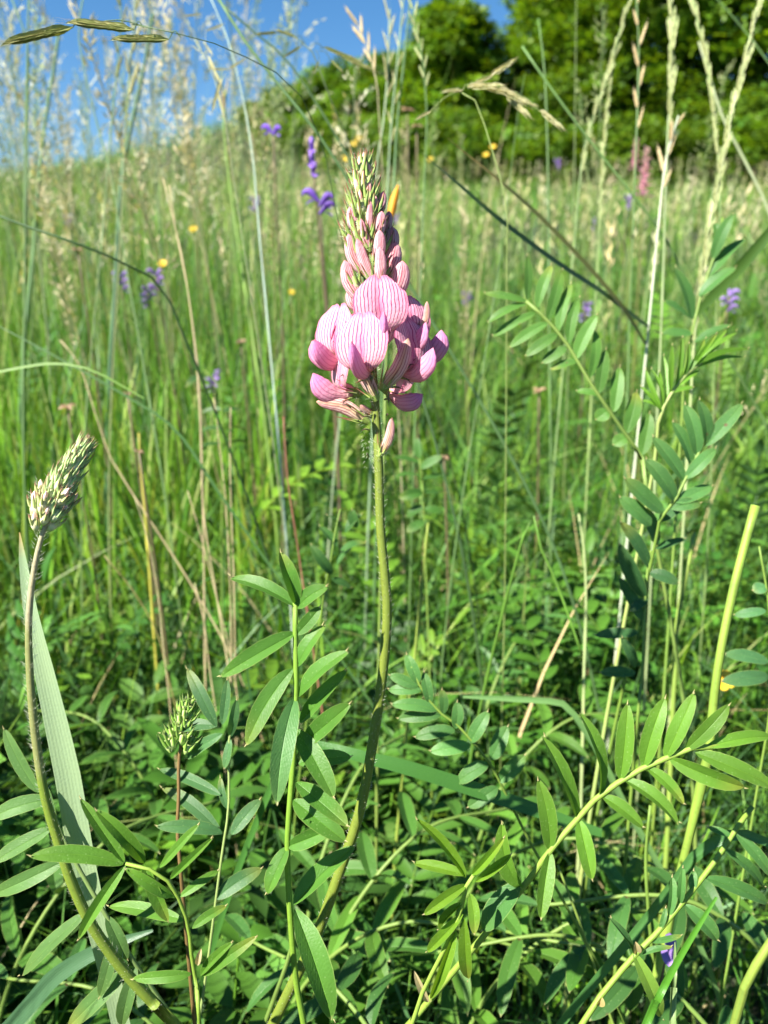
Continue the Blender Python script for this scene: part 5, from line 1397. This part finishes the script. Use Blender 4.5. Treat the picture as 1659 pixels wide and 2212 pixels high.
for u, v, d, lab in [(262, 600, 1.0, 'purple sage at the left end of the purple group left of the straw tuft'), (318, 632, .95, 'purple sage in the middle of the purple group left of the straw tuft'), (338, 596, .9, 'lilac sage just under the small yellow flower'),
                     (150, 470, 1.6, 'faint purple sage far left near the meadow edge'), (552, 436, 1.4, 'faint purple sage halfway between the straw tuft and the flower spike'), (462, 815, .9, 'tiny purple flower above the vetch leaf'),
                     (1265, 665, 1.1, 'purple sage right of the blurred compound leaf'), (1575, 640, .9, 'purple sage near the thick dark stalk at the right'), (1355, 430, 1.5, 'purple sage beneath the far pink spike'), (1280, 480, 1.8, 'faint purple sage before the dark hedge'), (1205, 350, 2.2, 'distant purple sage at the foot of the trees'),
                     (1440, 2035, .27, 'dark purple flower low in the bottom right corner'), (855, 470, 1.6, 'faint purple sage right of the flower spike'), (1010, 640, 1.5, 'pale purple sage in the meadow right of the flower spike')]:
    sage(lab, u, v, d, [(0, 2, random.uniform(3, 6)), (9, 2, random.uniform(3, 6)), (18, 1, random.uniform(3, 6))] if d > .5 else [(0, 1, -1.5)], .0009, (.24, .15, .44))
def yellow(label, u, v, d, s=.006, col=(.62, .44, .03), n=5):
    s = s * .85
    p = P(u, v, d)
    g = V(p[0] + .015, p[1] + .02, 0); g[2] = float(ground(g[0], g[1])) - .004
    t = thing('yellow_flower', label, 'wildflower', g + V(0, 0, .003), 'small yellow flowers in the meadow')
    mb = MB(); tube(mb, catmull([g, (g + p) / 2 + V(-.008, 0, 0), p], 12), np.linspace(.0011, .0006, 13), 5, (.14, .22, .05)); part('stem', mb, M_CULM, t)
    face = nrm(V(random.uniform(-.4, .2), -.7, .7))
    X = nrm(np.cross(face, V(0, 0, 1))); Y = np.cross(face, X)
    for k in range(n):
        a = k * 6.283 / n
        v_, f, uv = leaf_shape(p, p + (X * math.cos(a) + Y * math.sin(a)) * s + face * s * .35, s * .95, face, .15, .08, np.array([.2, .75, 1, .8, .2]), np.array([0, .3, .65, .9, 1]))
        mb = MB(); mb.add(v_, f, uv, np.array(col) * random.uniform(.85, 1.1)); part('petal', mb, M_FLOWER, t)
    mb = MB(); loft(mb, [p - face * .0005, p + face * .001, p + face * .002], np.array([.0012, .0014, .0003]), np.array([.0012, .0014, .0003]), 7, lat=X, col=(.6, .33, .01)); part('centre', mb, M_FLOWER, t)
for u, v, d, lab, s in [(352, 571, .8, 'small yellow flower above the purple group at the left', .006), (418, 496, 1.0, 'orange yellow flower in the meadow right of the straw tuft top', .006), (765, 312, 2.2, 'yellow flower nearest the flower tip, at its upper left', .014), (745, 345, 2.0, 'yellow flower lower left of the flower tip', .012), (776, 300, 2.4, 'yellow flower above the flower tip', .012),
                     (1065, 318, 2.4, 'yellow flower at the foot of the shrubs right of the flower tip', .011), (1050, 335, 2.2, 'dull yellow flower beside the one at the foot of the shrubs', .010), (930, 345, 2.4, 'yellow flower just right of the flower tip', .010), (630, 632, 1.3, 'tiny yellow flower left of the pink petals', .006), (1560, 1470, .36, 'yellow flower low beside the yellow green straw', .006)]:
    yellow(lab, u, v, d, s)
# an orange bud just behind the flower tip
t = culm('orange tipped closed bud just behind the right of the flower spike', [(850, 440, .4), (842, 480, .4), (838, 640, .4)], 8, (.16, .24, .05), name='orange_bud', cat='wildflower')
mb = MB(); pb = catmull([P(843, 476, .4), P(849, 440, .4), P(860, 400, .4)], 8)
loft(mb, pb, np.interp(np.linspace(0, 1, 9), [0, .3, .7, 1], [.4, 1, .9, .2]) * px(11, .4), np.interp(np.linspace(0, 1, 9), [0, .3, .7, 1], [.4, 1, .9, .2]) * px(9, .4), 8, col=(.72, .34, .03))
part('bud', mb, M_FLOWER, t)
# dry seed capsules and brown leaves standing in the meadow
def dry(label, u, v, d, s):
    s = s * .62
    p = P(u, v, d); g = V(p[0], p[1] + .01, 0); g[2] = float(ground(g[0], g[1])) - .004
    t = thing('faded_flower_head', label, 'wildflower', g + V(0, 0, .003), 'brown faded flower heads')
    mb = MB(); tube(mb, catmull([g, (g + p) / 2 + V(.006, 0, 0), p], 12), np.linspace(.0013, .0008, 13), 5, (.16, .13, .07)); part('stem', mb, M_CULM, t)
    for k in range(6):
        a = k * 1.05 + random.random()
        e = p + V(math.cos(a), math.sin(a) * .8, random.uniform(-.3, .5)) * s
        v_, f, uv = leaf_shape(p, e, s * .5, V(0, -.5, .8), .4, .1)
        mb = MB(); mb.add(v_, f, uv, np.array((.26, .17, .10)) * random.uniform(.6, 1.3)); part('dry_petal', mb, M_FLOWER, t)
for u, v, d, s, lab in [(880, 238, .9, .014, 'brown faded flower head before the lone rounded tree'), (900, 272, .85, .012, 'lower brown faded head before the shrubs'), (168, 540, .7, .010, 'tan dry seed head at the left'), (145, 880, .6, .011, 'reddish withered leaf head low at the left'), (275, 850, .55, .005, 'small orange brown withered head at the left'), (1165, 845, .7, .010, 'rusty dry head under the blurred compound leaf'), (960, 990, .6, .007, 'tan dry head right of the stem'), (520, 740, .8, .010, 'dull brown dry head left of the flower'), (300, 975, .5, .005, 'brown tip of a withered stalk beside the yellow stubble')]:
    dry(lab, u, v, d, s)

# ---- a second sainfoin in flower far off at the right
def far_sainfoin(label, u, v, d, s):
    top = P(u, v, d)
    g = V(top[0], top[1] + .02, 0); g[2] = float(ground(g[0], g[1])) - .004
    t = thing('sainfoin_plant', label, 'wildflower', g + V(0, 0, .003))
    bot = top - V(0, 0, .055 * s)
    mb = MB(); tube(mb, catmull([g, (g + bot) / 2 + V(.01, 0, 0), bot, top], 20), np.linspace(.002, .0008, 21), 6, (.18, .2, .06)); part('stem', mb, M_STEM, t)
    for k in range(26):
        q = k / 25
        p = bot + (top - bot) * (q * .95)
        a = k * 2.4
        o = V(math.cos(a), math.sin(a), .2 + 1.3 * q) * (.013 - .008 * q) * s
        v_, f, uv = leaf_shape(p, p + o, (.010 - .005 * q) * s, V(0, 0, 1), .3, .1)
        mb = MB(); mb.add(v_, f, uv, V(.80, .38, .55) * (1 - q) + V(.70, .50, .46) * q); part('flower', mb, M_FLOWER, t)
far_sainfoin('distant pink sainfoin spike before the dark hedge at the right', 1397, 322, .95, 1.0)
far_sainfoin('faint pinkish sainfoin far out at the right edge of the meadow', 1375, 300, 1.5, 1.0)
